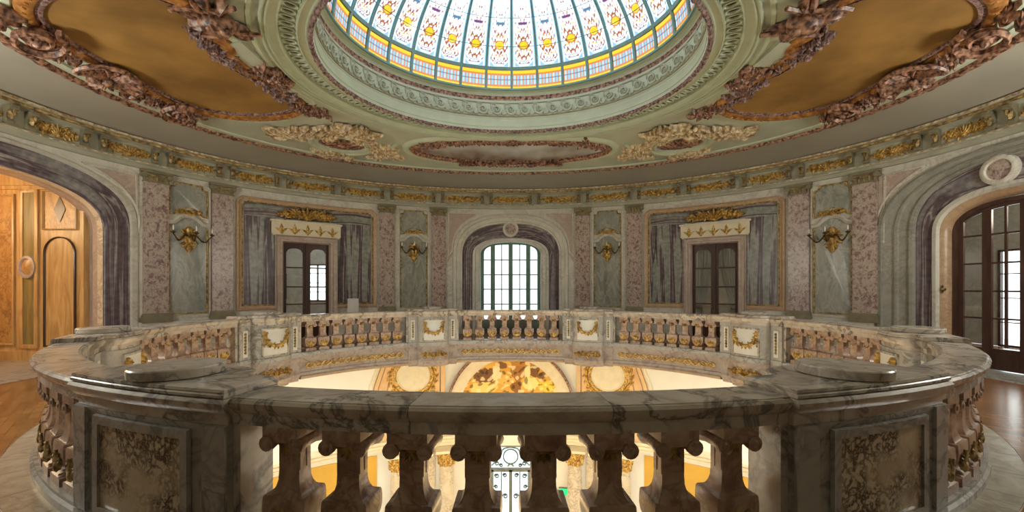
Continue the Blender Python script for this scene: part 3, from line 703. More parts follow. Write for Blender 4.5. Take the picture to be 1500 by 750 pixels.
# ---- entablature
m = MB(); PROF = [(0, ZT), (0.10, ZT), (0.10, 4.65), (0.14, 4.67), (0.14, 4.73), (0.08, 4.75), (0.08, 5.08), (0.13, 5.10), (0.22, 5.13), (0.25, 5.18), (0.30, 5.19), (0.30, 5.245), (0.2, 5.26)]
WALL.ring(m, PROF, 160); trim = m.build('trim_2', M_TRIM, kind='structure')
m = MB(); WALL.ring(m, [(0.225, 5.125), (0.26, 5.13), (0.275, 5.17), (0.25, 5.185)], 260); m.build('gilt_edge', M_GILTDARK, trim)
m = MB(); WALL.ring(m, [(0.30, 5.195), (0.315, 5.20), (0.315, 5.24), (0.30, 5.245)], 200); m.build('gilt_edge', M_GILTPALE, trim)
m = MB(); WALL.ring(m, [(0.14, 4.69), (0.15, 4.695), (0.15, 4.71), (0.14, 4.715)], 200); m.build('gilt_edge', M_GILTPALE, trim)
br = MB(); prof = [(0, 0), (0.06, 0.0), (0.10, 0.03), (0.10, 0.08), (0.06, 0.13), (0.07, 0.2), (0.13, 0.27), (0.19, 0.31), (0.19, 0.36), (0.0, 0.36)]
br.grid([[(x, y, z) for y, z in prof] for x in (-0.055, 0.055)]); br.ngon([(-0.055, y, z) for y, z in prof]); br.ngon([(0.055, y, z) for y, z in prof][::-1])
br.tube([(-0.065, 0.13, 0.31), (0.065, 0.13, 0.31)], 0.05, 9); br.tube([(-0.062, 0.065, 0.06), (0.062, 0.065, 0.06)], 0.04, 8)
ME_BR = br.mesh('bracket', M_OLIVE, 40)
rl = MB(); rl.leaf(0, 0.10, PI / 2, 0.22, 0.05, 0.05, 0, 0.10); rl.leaf(0, 0.27, -PI / 2, 0.1, 0.05, 0.03, 0, 0.17); ME_BRL = stand(rl).mesh('gilt_leaf', M_GILTDARK, 60)
BP = [0.88, 2.65, 4.42, 6.0, 7.6, 9.05, 10.45, 11.75, 12.95, 14.2, 15.6]
for p0 in [-x for x in BP[::-1]] + BP:
    for dx in (-0.16, 0.16):
        b_ = put('bracket', ME_BR, trim, WALL.P(p0 + dx, 4.73, 0.08), WALL.rz(p0 + dx)); put('gilt_leaf', ME_BRL, b_)
ME_FR = [stand(gilt_relief(1.0, 0.40, 20 + k, 0.06, 1.5)).mesh('gilt_relief', M_GILT, 60) for k in range(3)]
allp = [-x for x in BP[::-1]] + BP
for i, (a, b) in enumerate(zip(allp, allp[1:])):
    c = (a + b) / 2; put('gilt_relief', ME_FR[i % 3], trim, WALL.P(c, 4.915, 0.083), WALL.rz(c), ((abs(b - a) - 0.55) / 0.92, 1, 1))

# ---- passage on the left, with panelled wall
YW = 8.96
m = MB(); m.box(-17, -9.75, YW, YW + 0.15, 0, 4.35); m.box(-17, -9.75, 5.15, 5.3, 0, 4.35); m.box(-17.15, -17, 5.15, 9.1, 0, 4.35); m.box(-17, -9.75, 5.15, 9.1, 4.35, 4.45)
wp = m.build('wall_passage', M_WOODH, kind='structure')
m = MB(); m.box(-17, -9.8, YW - 0.10, YW, 3.98, 4.35); m.box(-17, -9.8, YW - 0.06, YW, 3.9, 3.98); m.box(-17, -9.8, YW - 0.05, YW, 0, 0.22); m.build('cornice_board', M_WOODH, wp)
PW = lambda x, z, h: (x, YW - h, z)
def wpanel(path, matf, matp, nm='wood_panel', w=0.05):
    m = MB(); m.ngon([PW(x, z, 0.012) for x, z in path]); o = m.build(nm, matp, wp, 0)
    m = MB(); mould(m, path, [(0, 0), (0, 0.04), (w * 0.5, 0.05), (w, 0.03), (w, 0.0)], PW); m.build('panel_moulding', matf, o)
wpanel(rect(-12.75, -11.30, 0.35, 3.80), M_WOODH, M_WOODB); wpanel(rect(-14.4, -12.95, 0.35, 3.80), M_WOODH, M_WOODB)
wpanel(rect(-11.20, -10.76, 0.28, 3.92), M_WOODH, M_WOODO, 'inlay_strip', 0.09)
ap = arch(-10.27, 0.36, 2.45, 0.38, 2.0, 0.32, 16); wpanel([q for q in ap][::-1], M_WOODD, M_WOODH, 'arched_panel', 0.03)
wpanel(rect(-10.66, -9.88, 2.98, 3.88), M_WOODH, M_WOODB, 'upper_panel', 0.03)
m = MB(); m.ngon([PW(-10.27 + x, 3.45 + z, 0.025) for x, z in ((0, -0.30), (0.13, 0), (0, 0.30), (-0.13, 0))]); m.build('diamond_inlay', M_WOODD, wp, 0)
m = MB(); m.grid([[PW(-10.98 + r * math.cos(a), 2.13 + 1.35 * r * math.sin(a), h) for a in [2 * PI * k / 28 for k in range(28)]] for r, h in ((0.19, 0), (0.19, 0.07), (0.15, 0.08), (0.13, 0.05))], cu=True); m.build('medallion_ring', M_PINK, wp)
m = MB(); m.grid([[PW(-10.98 + r * math.cos(a), 2.13 + 1.35 * r * math.sin(a), h) for a in [2 * PI * k / 28 for k in range(28)]] for r, h in ((0.13, 0.05), (0.07, 0.08), (0.0, 0.09))], cu=True); m.build('medallion_boss', M_WOODB, wp)

# ---- rooms beyond the doors
def room(nm, x0, x1, ya, yb, y1, z1, holes, ts, mat=M_STONE):
    """holes: ('back'|'side', a0, a1, z0, z1)"""
    m = MB()
    def wall(P, a0, a1, hs):
        cuts = sorted(hs); a = a0
        for b0, b1, z0, zt in cuts:
            m.grid([[P(a, 0), P(a, z1)], [P(b0, 0), P(b0, z1)]])
            if z0 > 0: m.grid([[P(b0, 0), P(b0, z0)], [P(b1, 0), P(b1, z0)]])
            m.grid([[P(b0, zt), P(b0, z1)], [P(b1, zt), P(b1, z1)]]); a = b1
        m.grid([[P(a, 0), P(a, z1)], [P(a1, 0), P(a1, z1)]])
    wall(lambda a, z: (a, y1, z), x0, x1, [h[1:] for h in holes if h[0] == 'back'])
    wall(lambda a, z: (x0, a, z), ya, y1, [h[1:] for h in holes if h[0] == 'x0'])
    wall(lambda a, z: (x1, a, z), yb, y1, [h[1:] for h in holes if h[0] == 'x1'])
    outer_strip(m, ts[0], ts[1], z1)
    return m.build(nm, mat, kind='structure', smooth=0)
room('wall_left_room', -13, -3.0, 9.1, 14.2, 17, 4.3, [('back', -10.35, -9.7, 1.2, 2.3), ('back', -8.75, -7.95, 1.1, 2.7)], (-73, -12))
room('wall_right_room', 3.0, 14, 14.2, 4.0, 17, 4.3, [('x1', 10.05, 11.25, 0.0, 2.75)], (12, 112))
m = MB(); m.grid([[(9.9, 4.0, 0), (9.9, 4.0, 4.3)], [(14, 4.0, 0), (14, 4.0, 4.3)]]); m.build('wall_right_room_end', M_STONE, kind='structure', smooth=0)
def simple_window(idx, P, a0, a1, z0, z1):
    w = empty(f'window_{idx}', P((a0 + a1) / 2, z0, 0), kind='structure'); o = P((a0 + a1) / 2, z0, 0)
    L = lambda a, d, z: tuple(x - y for x, y in zip(P(a, z, d), o))
    m = MB()
    for q in ((a0, a0 + 0.06, z0, z1), (a1 - 0.06, a1, z0, z1), (a0, a1, z0, z0 + 0.06), (a0, a1, z1 - 0.06, z1)): m.box(q[0], q[1], -0.04, 0.04, q[2], q[3], L)
    m.build('frame', M_WOODD, w)
    c = (a0 + a1) / 2
    m = MB(); m.box(c - 0.03, c + 0.03, -0.03, 0.03, z0, z1, L); m.build('mullion', M_WOODD, w)
    for k in range(1, 4):
        z = z0 + (z1 - z0) * k / 4; m = MB(); m.box(a0, a1, -0.02, 0.02, z - 0.015, z + 0.015, L); m.build('muntin', M_WOODD, w)
    for k in range(4):
        for b0, b1 in ((a0 + 0.06, c - 0.03), (c + 0.03, a1 - 0.06)):
            m = MB(); za, zb_ = z0 + (z1 - z0) * k / 4 + 0.015, z0 + (z1 - z0) * (k + 1) / 4 - 0.015
            m.grid([[L(b0, 0, za), L(b0, 0, zb_)], [L(b1, 0, za), L(b1, 0, zb_)]]); m.build('pane', M_GLASS, w)
simple_window(2, lambda a, z, d: (a, 17 - d, z), -10.35, -9.7, 1.2, 2.3)
simple_window(3, lambda a, z, d: (a, 17 - d, z), -8.75, -7.95, 1.1, 2.7)
simple_window(4, lambda a, z, d: (14 - d, a, z), 10.05, 11.25, 0.0, 2.75)

# ---- door_3 (right arched glazed door)
D3 = empty('door_3', WALL.P(CR, 0, -0.22), kind='structure')
def L3(u, z, h): p = WALL.P(u, z, h); q = WALL.P(CR, 0, -0.22); return (p[0] - q[0], p[1] - q[1], p[2] - q[2])
A3 = lambda u: 2.8 + 0.6 * max(0.0, 1 - (abs(u - CR) / 1.06) ** 2.4) ** (1 / 2.4)
m = MB(); m.grid([[L3(u, z, d) for u, z in arch(CR, w, 2.8, h, 2.4)] for w, h, d in ((1.07, 0.63, -0.27), (1.07, 0.63, -0.15), (0.97, 0.55, -0.15), (0.97, 0.55, -0.27))], cv=True); m.build('frame', M_WOODD, D3)
RZ = [0.47, 1.04, 1.59, 2.16, 2.74, 3.30]
def leaf3(u0, u1, cols, s=0.07):
    m = MB(); b = lambda a0, a1, z0, z1, d0=-0.24, d1=-0.19: m.box(a0, a1, d0, d1, z0, z1, lambda u, d, z: L3(u, z, d))
    top = min(A3(u0), A3(u1)) - 0.06
    b(u0, u0 + s, 0.02, A3(u0) - 0.04); b(u1 - s, u1, 0.02, A3(u1) - 0.04); b(u0, u1, 0.02, RZ[0] - 0.03); b(u0 + 0.1, u1 - 0.1, 0.1, 0.36, -0.19, -0.175)
    a, e = u0 + s, u1 - s; us = [a + (e - a) * k / 6 for k in range(7)]
    for dd in (-0.24, -0.19): m.grid([[L3(u, A3(u) - 0.12, dd) for u in us], [L3(u, A3(u) - 0.02, dd) for u in us]])
    m.grid([[L3(u, A3(u) - 0.12, -0.24) for u in us], [L3(u, A3(u) - 0.12, -0.19) for u in us]])
    for z in RZ[1:5]: b(a, e, z - 0.018, z + 0.018, -0.23, -0.195)
    if cols == 2: c = (a + e) / 2; b(c - 0.018, c + 0.018, RZ[0], A3(c) - 0.1, -0.23, -0.195)
    lf = m.build('door_leaf', M_WOODD, D3)
    edges = [a, e] if cols == 1 else [a, (a + e) / 2, e]
    for x0, x1 in zip(edges, edges[1:]):
        for z0, z1 in zip(RZ, RZ[1:]):
            f = lambda u: min(z1, A3(u) - 0.12) if z1 < 3 else A3(u) - 0.12
            k = MB(); ub = [x0 + 0.018 + (x1 - x0 - 0.036) * q / 3 for q in range(4)]
            k.grid([[L3(u, z0 + 0.018, -0.215) for u in ub], [L3(u, f(u) - (0.018 if z1 < 3 else 0), -0.215) for u in ub]]); k.build('pane', M_GLASSD, lf)
leaf3(CR - 0.97, CR - 0.55, 1); leaf3(CR - 0.55, CR - 0.01, 2); leaf3(CR + 0.01, CR + 0.55, 2); leaf3(CR + 0.55, CR + 0.97, 1)
m = MB(); m.tube([L3(CR - 1.12, 1.55, 0.02), L3(CR - 1.12, 1.62, -0.02), L3(CR - 1.12, 1.72, 0.02)], 0.012); m.blob(L3(CR - 1.12, 1.63, 0.0), 0.05); m.build('door_holder', M_BRONZE, D3)

# ---- sheer curtains behind door_2
for q in (-1, 1):
    O = WALL.P(DC, 0, -0.45); m = MB(); rows = []
    for i in range(16):
        z = 0.05 + 2.95 * i / 15
        pinch = 0.30 + 0.70 * min(1, abs(z - 1.0) / 1.6) ** 0.8
        rows.append([(q * (0.62 - 0.58 * pinch * k / 24), 0.03 * math.sin(k * 1.6) * pinch, z) for k in range(25)])
    m.grid(rows)
    e = empty('curtain', O, WALL.rz(DC), label=f"sheer pale curtain tied back behind the {'left' if q > 0 else 'right'} leaf of the right-hand double door", cat='curtain', group='tied-back curtains behind the right-hand door')
    m.build('drape', M_CURT, e)
    k = MB(); k.tube([(q * 0.64, 0.05, 1.02), (q * 0.5, 0.06, 0.98), (q * 0.42, 0.05, 1.0)], 0.02); k.build('tieback', M_GILTDARK, e)

# ---- small notice stand by the left door
u = -5.55; e = empty('notice_stand', WALL.P(u, 0, 0.35), WALL.rz(u), label='small pale grey notice stand on the floor right of the left double door', cat='stand')
m = MB(); m.box(-0.17, 0.17, -0.015, 0.015, 0.85, 1.32); m.build('board', M_WHITEP, e)
m = MB(); m.tube([(0, -0.02, 0.02), (0, -0.02, 1.0)], 0.018); m.build('post', M_GREYMET, e)
m = MB(); m.box(-0.18, 0.18, -0.15, 0.15, 0.0, 0.025); m.build('foot', M_GREYMET, e)

# ================================================================== BALUSTRADE
RM = lambda u, z, h: RAIL.P(u, z, h)
# --- baluster: local x along the rail, local y towards the hall's centre
def baluster_meshes():
    hw = [(0.10, 0.125), (0.165, 0.125), (0.17, 0.095), (0.195, 0.082), (0.215, 0.095), (0.25, 0.118), (0.29, 0.132), (0.33, 0.138), (0.375, 0.138), (0.41, 0.135), (0.42, 0.130), (0.422, 0.114), (0.428, 0.103), (0.44, 0.091), (0.46, 0.080), (0.495, 0.071), (0.55, 0.068), (0.70, 0.068), (0.715, 0.078), (0.745, 0.082)]
    m = MB(); rows = []
    for z, w in hw:
        e = 0.12 if z < 0.18 else w * 0.74
        rows.append([(w, e, z), (-w, e, z), (-w, -e, z), (w, -e, z)])
    m.grid(rows, cu=True)
    m.box(-0.115, 0.115, -0.125, 0.125, 0.775, 0.835); m.box(-0.098, 0.098, -0.11, 0.11, 0.74, 0.78)
    for sg in (-1, 1):
        for e in (-1, 1): m.box(sg * 0.0655, sg * 0.072, e * 0.012, e * 0.045, 0.56, 0.69)
    body = m.mesh('body', M_BALU, 35)
    v = MB()
    v.tube([(0, -0.12, 0), (0, -0.095, 0), (0, -0.04, 0), (0, 0.04, 0), (0, 0.095, 0), (0, 0.12, 0)], [0.046, 0.048, 0.034, 0.034, 0.048, 0.046], 12)
    for sy in (-1, 1): v.tube([(0, sy * 0.12, 0), (0, sy * 0.128, 0)], [0.024, 0.014], 10)
    vol = v.mesh('volute', M_BALU, 40)
    g = MB()
    for k in range(5): g.leaf(0, 0.215, PI / 2 + (k - 2) * 0.42, 0.15 - 0.015 * abs(k - 2), 0.035, 0.025, 0.0)
    g.blob((0, 0.235, 0.012), (0.045, 0.05, 0.022), 8, 4)
    for sg in (-1, 1): g.spiral(sg * 0.07, 0.30, 0.042, 1.2, PI / 2, sg, 0.010, 0.012, 12)
    leaf = stand(g).mesh('gilt_leaf', M_GILT, 60)
    g = MB()
    for k in range(3): g.leaf(0, 0.715, -PI / 2 + (k - 1) * 0.6, 0.07, 0.018, 0.018, 0)
    g.blob((0, 0.72, 0.008), (0.05, 0.015, 0.014), 8, 4)
    nleaf = stand(g).mesh('neck_leaf', M_GILTDARK, 60)
    return body, vol, leaf, nleaf
B_BODY, B_VOL, B_LEAF, B_NECK = baluster_meshes()
B_LEAFO = B_LEAF.copy(); B_LEAFO.materials[0] = M_GILTDARK  # outer leaves coloured darker to stand for their shaded side
H_RAIL = [(-0.125, 0.835), (-0.125, 0.90), (-0.135, 0.905), (-0.165, 0.945), (-0.17, 0.975), (-0.155, 0.992), (-0.145, 0.993), (-0.14, 1.0), (0.14, 1.0), (0.145, 0.993), (0.155, 0.992), (0.17, 0.975), (0.165, 0.945), (0.135, 0.905), (0.125, 0.90), (0.125, 0.835)]
PLINTH = [(-0.17, 0.0), (-0.17, 0.06), (-0.15, 0.075), (-0.15, 0.10), (0.15, 0.10), (0.16, 0.085), (0.175, 0.08), (0.175, 0.0)]
FASCIA = [(0.10, 0.0), (0.175, 0.0), (0.165, -0.05), (0.165, -0.06), (0.15, -0.09), (0.15, -0.38), (0.17, -0.40), (0.17, -0.46), (0.19, -0.48), (0.19, -0.55), (0.10, -0.55)]
PHW = 0.72                                                     # half length of a pedestal block along the rail
PT = [22.6, 67.9, 112.1, 157.4]
PU = [RAIL.s_of(math.radians(a)) for a in PT]
PU = [-u for u in PU[::-1]] + PU                               # eight pedestals, from the near left clockwise by the far side to the near right
def guilloche(m, P, u0, u1, z, amp, rad, nper, seg=10, d=0.0):
    for ph in (0, PI):
        n = nper * seg
        m.tube([P(u0 + (u1 - u0) * i / n, z + amp * math.sin(PI * i / seg * 1.0 + ph), d + 0.006 * math.cos(PI * i / seg + ph)) for i in range(n + 1)], rad, 5)
    for k in range(nper):
        p = P(u0 + (u1 - u0) * (k + 0.5) / nper, z, d); m.blob(p, rad * 1.3, 6, 3)
    return m
def bay(u0, u1, nb, label):
    """one bay of balustrade between two pedestals"""
    mid = (u0 + u1) / 2; e = empty('balustrade', RAIL.P(mid, 0, 0), 0, label=label, cat='balustrade', group='balustrade bays of the oval well')
    o = RAIL.P(mid, 0, 0)
    def bl(m, nm, mat, par=e, sm=30):
        m.v = [(x - o[0], y - o[1], z - o[2]) for x, y, z in m.v] if par is e else m.v
        return m.build(nm, mat, par, sm)
    for k in range(3):
        m = MB(); a = u0 + (u1 - u0) * k / 3 + (0.0015 if k else 0); b = u0 + (u1 - u0) * (k + 1) / 3 - 0.0015
        RAIL.sweep(m, a, b, H_RAIL, 8, closed=True, caps=True); bl(m, 'rail_block', M_RAIL)
    m = MB(); RAIL.sweep(m, u0, u1, PLINTH, 20, closed=True, caps=True); bl(m, 'plinth', M_RAILGREY)
    m = MB(); RAIL.sweep(m, u0, u1, FASCIA, 20); bl(m, 'fascia', M_FASC)
    m = MB(); RAIL.sweep(m, u0, u1, [(0.185, -0.485), (0.20, -0.49), (0.20, -0.545), (0.185, -0.55)], 20); bl(m, 'fascia_lip', M_REDFRAME)
    m = MB(); guilloche(m, lambda u, z, d: RAIL.P(u, z, 0.155 + d), u0 + 0.15, u1 - 0.15, -0.235, 0.06, 0.022, int((u1 - u0 - 0.3) / 0.19)); bl(m, 'gilt_meander', M_GILT, sm=60)
    for a, b in ((u0, u0 + 0.05), (u1 - 0.05, u1)):
        m = MB(); RAIL.sweep(m, a, b, [(-0.12, 0.1), (-0.12, 0.835), (0.12, 0.835), (0.12, 0.1)], 1, closed=True, caps=True); bl(m, 'end_post', M_RAIL)
    m_in = 0.13; sp = (u1 - u0 - 2 * m_in) / nb
    for k in range(nb):
        u = u0 + m_in + sp * (k + 0.5); p = RAIL.P(u, 0, 0)
        b = put('baluster', B_BODY, e, (p[0] - o[0], p[1] - o[1], 0), RAIL.rz(u))
        for sg in (-1, 1): put('volute', B_VOL, b, (sg * 0.098, 0, 0.732))
        put('gilt_leaf', B_LEAF, b, (0, 0.098, 0)); put('neck_leaf', B_NECK, b, (0, 0.062, 0))
        put('gilt_leaf', B_LEAFO, b, (0, -0.098, 0), PI); put('neck_leaf', B_NECK, b, (0, -0.062, 0), PI)

def garland_mesh():
    R = random.Random(3); m = MB(); pts = []
    for i in range(21):
        a = PI * i / 20; x = -0.22 * math.cos(a); y = 0.10 - 0.24 * math.sin(a) ** 0.9
        pts.append((x, y)); r = 0.018 + 0.020 * math.sin(a)
        m.blob((x, y, 0.018), (r, r, 0.03), 6, 4)
        for q in range(2): m.leaf(x, y, R.uniform(0, 6.28), 0.06 + 0.02 * math.sin(a), 0.016, 0.035, 0.4)
    for sg in (-1, 1):
        for k in range(5): m.leaf(sg * 0.22, 0.11, 2 * PI * k / 5, 0.055, 0.022, 0.03, 0.3)
        for k in range(4): m.leaf(sg * 0.235, 0.06 - 0.05 * k, -PI / 2, 0.06, 0.016, 0.02, 0)
    return stand(m).mesh('gilt_garland', M_GILT, 60)
ME_GARL = garland_mesh()
m_ = MB()
for k in range(7): m_.blob((0, 0.17 - 0.055 * k, 0.01), (0.026, 0.028, 0.018), 7, 4); m_.leaf(0, 0.19 - 0.055 * k, -PI / 2 + 0.6, 0.05, 0.014, 0.015); m_.leaf(0, 0.19 - 0.055 * k, -PI / 2 - 0.6, 0.05, 0.014, 0.015)
ME_DROP = stand(m_).mesh('gilt_drop', M_GILTDARK, 60)
ME_ACAN = stand(gilt_relief(0.85, 0.26, 44, 0.05, 1.0)).mesh('gilt_acanthus', M_GILT, 60)

def bulge(x):                                                   # inner face of a pedestal
    return 0.17 if abs(x) > 0.46 else 0.20 + 0.20 * math.sqrt(max(0, 1 - (x / 0.46) ** 2))
def pedestal(u, label):
    O = RAIL.P(u, 0, 0); rz = RAIL.rz(u); E_ = empty('pedestal', O, 0, label=label, cat='pedestal', group='marble pedestals of the balustrade')
    F = lambda x, d, z: tuple(a - b for a, b in zip(RAIL.P(u + x, z, d), O))
    xs = [-PHW, -0.6, -0.461, -0.4599] + [0.46 * math.sin(PI / 2 * k / 8) for k in range(-7, 8)] + [0.4599, 0.461, 0.6, PHW]
    def block(nm, mat, prof, x_in=0.0, out=0.16, inn=0.0, outside=True):
        """prof: (grow, z): plan outline grown outwards by 'grow' at height z"""
        m = MB(); rows = []
        for g, z in prof:
            s = (PHW + g * 0.3) / PHW
            r = [F(x * s, bulge(x) + inn + g, z) for x in xs] + [F(x * s, -(out + g) if outside else 0.05, z) for x in (PHW, 0.5, 0.25, 0, -0.25, -0.5, -PHW)]
            rows.append(r)
        m.grid(rows, cu=True)
        for r, rev in ((rows[0], 0), (rows[-1], 1)):
            n = len(xs)
            top = r[:n]; bot = r[n:][::-1]
            # fill between the two long sides
            bx = [bot[0]] + [bot[min(len(bot) - 1, max(0, round((x + PHW) / (2 * PHW) * (len(bot) - 1))))] for x in xs[1:-1]] + [bot[-1]]
            m.grid([top, bx])
        return m.build(nm, mat, E_, 30)
    block('die', M_RAILGREY, [(0.02, 0.0), (0.02, 0.10), (0.0, 0.12), (0.0, 0.80), (0.01, 0.82), (0.01, 0.835)])
    block('cornice', M_RAIL, [(-0.005, 0.83), (0.0, 0.90), (0.015, 0.905), (0.045, 0.945), (0.05, 0.975), (0.035, 0.995), (0.0, 1.0)])
    block('cap_slab', M_RAIL, [(0.02, 0.998), (0.035, 1.004), (0.035, 1.02), (0.025, 1.028), (0.03, 1.035), (0.025, 1.05), (0.015, 1.053)])
    block('corbel', M_FASC, [(0.01, -0.001), (0.015, -0.06), (0.0, -0.09), (-0.005, -0.36), (0.02, -0.42), (0.0, -0.50), (-0.05, -0.55), (-0.06, -0.60)], outside=False)
    c = F(0, 0.07, 1.053)
    m = MB(); m.lathe([(0.255, 0), (0.27, 0.006), (0.27, 0.058), (0.262, 0.066), (0.0, 0.066)], 48, None, c); m.build('round_disc', M_RAIL, E_, 40)
    # outer face: frame with sunken breccia panel
    m = MB(); m.grid([[F(x, -0.168, z) for x in (-0.40, -0.2, 0, 0.2, 0.40)] for z in (0.18, 0.74)]); bp = m.build('breccia_panel', M_BREC, E_, 0)
    m = MB(); mould(m, dens(rect(-0.40, 0.40, 0.18, 0.74), 0.2), [(0.0, 0.0), (0.004, 0.022), (-0.05, 0.024), (-0.055, 0.0)], lambda x, z, h: F(x, -0.162 - h, z)); m.build('panel_frame', M_RAILGREY, bp)
    for x0, x1 in ((-PHW, -0.56), (0.56, PHW)):
        m = MB(); m.box(x0, x1, -0.182, -0.15, 0.12, 0.83, F); m.build('corner_strip', M_RAILGREY, E_)
    # inner face: white panels and gilded ornaments
    m = MB(); w = 0.30; pts = [w * k / 6 for k in range(-6, 7)]
    m.grid([[F(x, bulge(x) + 0.012, z) for x in pts] for z in (0.17, 0.74)]); wp_ = m.build('white_panel', M_WHITEP, E_, 30)
    m = MB(); mould(m, dens(rect(-w, w, 0.17, 0.74), 0.08), [(0, 0), (0.002, 0.02), (-0.025, 0.022), (-0.03, 0.0)], lambda x, z, h: F(x, bulge(x) + h, z)); m.build('panel_frame', M_RAIL, wp_)
    put('gilt_garland', ME_GARL, wp_, F(0, bulge(0) - 0.012, 0.53), rz, (1.12, 1.5, 1.15))
    put('gilt_acanthus', ME_ACAN, E_, F(0, bulge(0) - 0.03, -0.24), rz, (0.9, 1.6, 1.15))
    for sg in (-1, 1):
        m = MB(); m.box(sg * 0.59 - 0.055, sg * 0.59 + 0.055, 0.168, 0.182, 0.17, 0.74, F); sp_ = m.build('strip_panel', M_WHITEP, E_)
        put('gilt_drop', ME_DROP, sp_, F(sg * 0.59, 0.182, 0.46), rz, (1, 1, 1.2))
PLAB = {0: 'near left marble pedestal with dark breccia panel and round grey disc', 1: 'left marble pedestal seen across the well where the rail curves round beside the panelled archway',
        2: 'marble pedestal with gilded garland in front of the left double door', 3: 'far marble pedestal with gilded garland left of the bright arched window',
        4: 'far marble pedestal with gilded garland right of the bright arched window', 5: 'marble pedestal with gilded garland in front of the right double door',
        6: 'right marble pedestal where the rail curves round beside the arched glass door', 7: 'near right marble pedestal with dark breccia panel and round grey disc'}
for i, u in enumerate(PU): pedestal(u, PLAB[i])
BLAB = ['left balustrade bay curving beside the panelled archway, dark outer side toward the camera', 'balustrade bay beyond the near left disc, below the left sconce', 'balustrade bay with eight gilded balusters in front of the left double door',
        'far middle balustrade bay in front of the bright arched window', 'balustrade bay with eight gilded balusters in front of the right double door', 'balustrade bay beyond the near right disc, below the right sconce', 'right balustrade bay curving beside the arched glass door, dark outer side toward the camera', 'near balustrade bay with large dark silhouetted balusters']
NBAL = [8, 7, 8, 8, 8, 7, 8, 8]
for i in range(8):
    a = PU[i] + PHW; b = PU[(i + 1) % 8] - PHW
    if i == 7: b += RAIL.L
    bay(a, b, NBAL[i], BLAB[i])

# ================================================================== CEILING
def cel(v): return 7.77 - 3.67 * v, 5.56 - 2.32 * v
def cv_of(x, y):
    lo, hi = -0.6, 1.4
    for _ in range(30):
        v = (lo + hi) / 2; A, B = cel(v)
        if (x / A) ** 2 + (y / B) ** 2 < 1: lo = v
        else: hi = v
    return lo
def cz(x, y): return 5.40 + 0.20 * min(1.0, max(0.0, cv_of(x, y)))
def CM(x, y, h): return (x, YC + y, cz(x, y) - h)
NT = 128
m = MB(); rows = []
for i in range(NT):
    t = 2 * PI * i / NT; r = []
    for k in range(7):                       # cove: plain band from the entablature to the flat of the ceiling
        v = k / 6; p = WALL.pt(t, 0.2, 0); A, B = cel(0); q = (A * math.sin(t), YC + B * math.cos(t))
        r.append((p[0] + (q[0] - p[0]) * v, p[1] + (q[1] - p[1]) * v, 5.255 + 0.145 * math.sin(v * PI / 2) ** 0.9))
    rows.append(r)
m.grid(rows, cv=True); ceil = m.build('ceiling', M_COVE, kind='structure')
m = MB(); rows = []
for i in range(NT):
    t = 2 * PI * i / NT; r = []
    for k in range(7):
        A, B = cel(k / 6); r.append((A * math.sin(t), YC + B * math.cos(t), 5.40 + 0.2 * k / 6))
    rows.append(r)
m.grid(rows, cv=True); m.build('plaster_field', M_CEIL, ceil)
m = MB(); rows = []; NL = 720
for i in range(NL):
    t = 2 * PI * i / NL; r = []; a = 0.010 * math.sin(i * PI / 2.5) + 0.008 * math.sin(i * 1.9)
    for v, dz in ((-0.035, 0.0), (-0.03, -0.04 - a), (-0.012, -0.065 - a), (0.004, -0.05 + a), (0.016, 0.012)):
        A, B = cel(v); r.append((A * math.sin(t), YC + B * math.cos(t), 5.40 + dz))
    rows.append(r)
m.grid(rows, cv=True); m.build('leaf_moulding', M_CARVE, ceil)
for v0, v1 in ((0.04, 0.075), (0.95, 0.975)):
    m = MB(); rows = []
    for i in range(NT):
        t = 2 * PI * i / NT; r = []
        for v, dz in ((v0, 0.0), (v0 + 0.005, -0.03), (v1 - 0.005, -0.03), (v1, 0.0)):
            A, B = cel(v); r.append((A * math.sin(t), YC + B * math.cos(t), 5.40 + 0.2 * v + dz))
        rows.append(r)
    m.grid(rows, cv=True); m.build('ceiling_moulding', M_RINGG, ceil)

# ---- ornament shapes, lying in local x, y with relief along +z
def shell_mb(r, rim=0.03):
    m = MB(); rows = []; nr = 41
    for i in range(nr):
        a = -0.25 + (PI + 0.5) * i / (nr - 1); ridge = 0.5 + 0.5 * math.cos(i * PI / 2)
        rows.append([(r * f * math.cos(a), r * f * math.sin(a) * 0.85, 0.02 + 0.03 * f * f + 0.10 * r * 2 * f * ridge) for f in (0.0, 0.2, 0.45, 0.7, 0.9, 1.0)])
    m.grid(rows)
    m.tube([(1.04 * r * math.cos(a), 1.04 * r * math.sin(a) * 0.85, 0.08) for a in [-0.3 + (PI + 0.6) * k / 24 for k in range(25)]], rim, 6)
    for k in range(7): m.leaf(0, -0.05, PI + PI * k / 6, r * 0.55, r * 0.12, 0.10, 0.3)
    m.blob((0, -0.02, 0.06), (r * 0.2, r * 0.18, 0.07), 8, 5)
    return m
def volute_mb(r, sg=1, seed=0):
    R = random.Random(seed); m = MB()
    m.spiral(0, 0, r, 1.75, PI / 2, sg, r * 0.16, 0.09, 34); m.blob((0, 0, 0.05), (r * 0.62, r * 0.62, 0.05), 12, 4)
    for k in range(7): a = 2 * PI * k / 7; m.leaf(r * .2 * math.cos(a), r * .2 * math.sin(a), a, r * 0.36, r * 0.12, 0.10, 0.4)
    for k in range(8): m.leaf(sg * r * R.uniform(.6, 1.0), R.uniform(-.7, .6) * r, (0 if sg > 0 else PI) + R.uniform(-.9, .9), r * R.uniform(.5, .9), r * .15, 0.08, R.uniform(-1, 1))
    return m
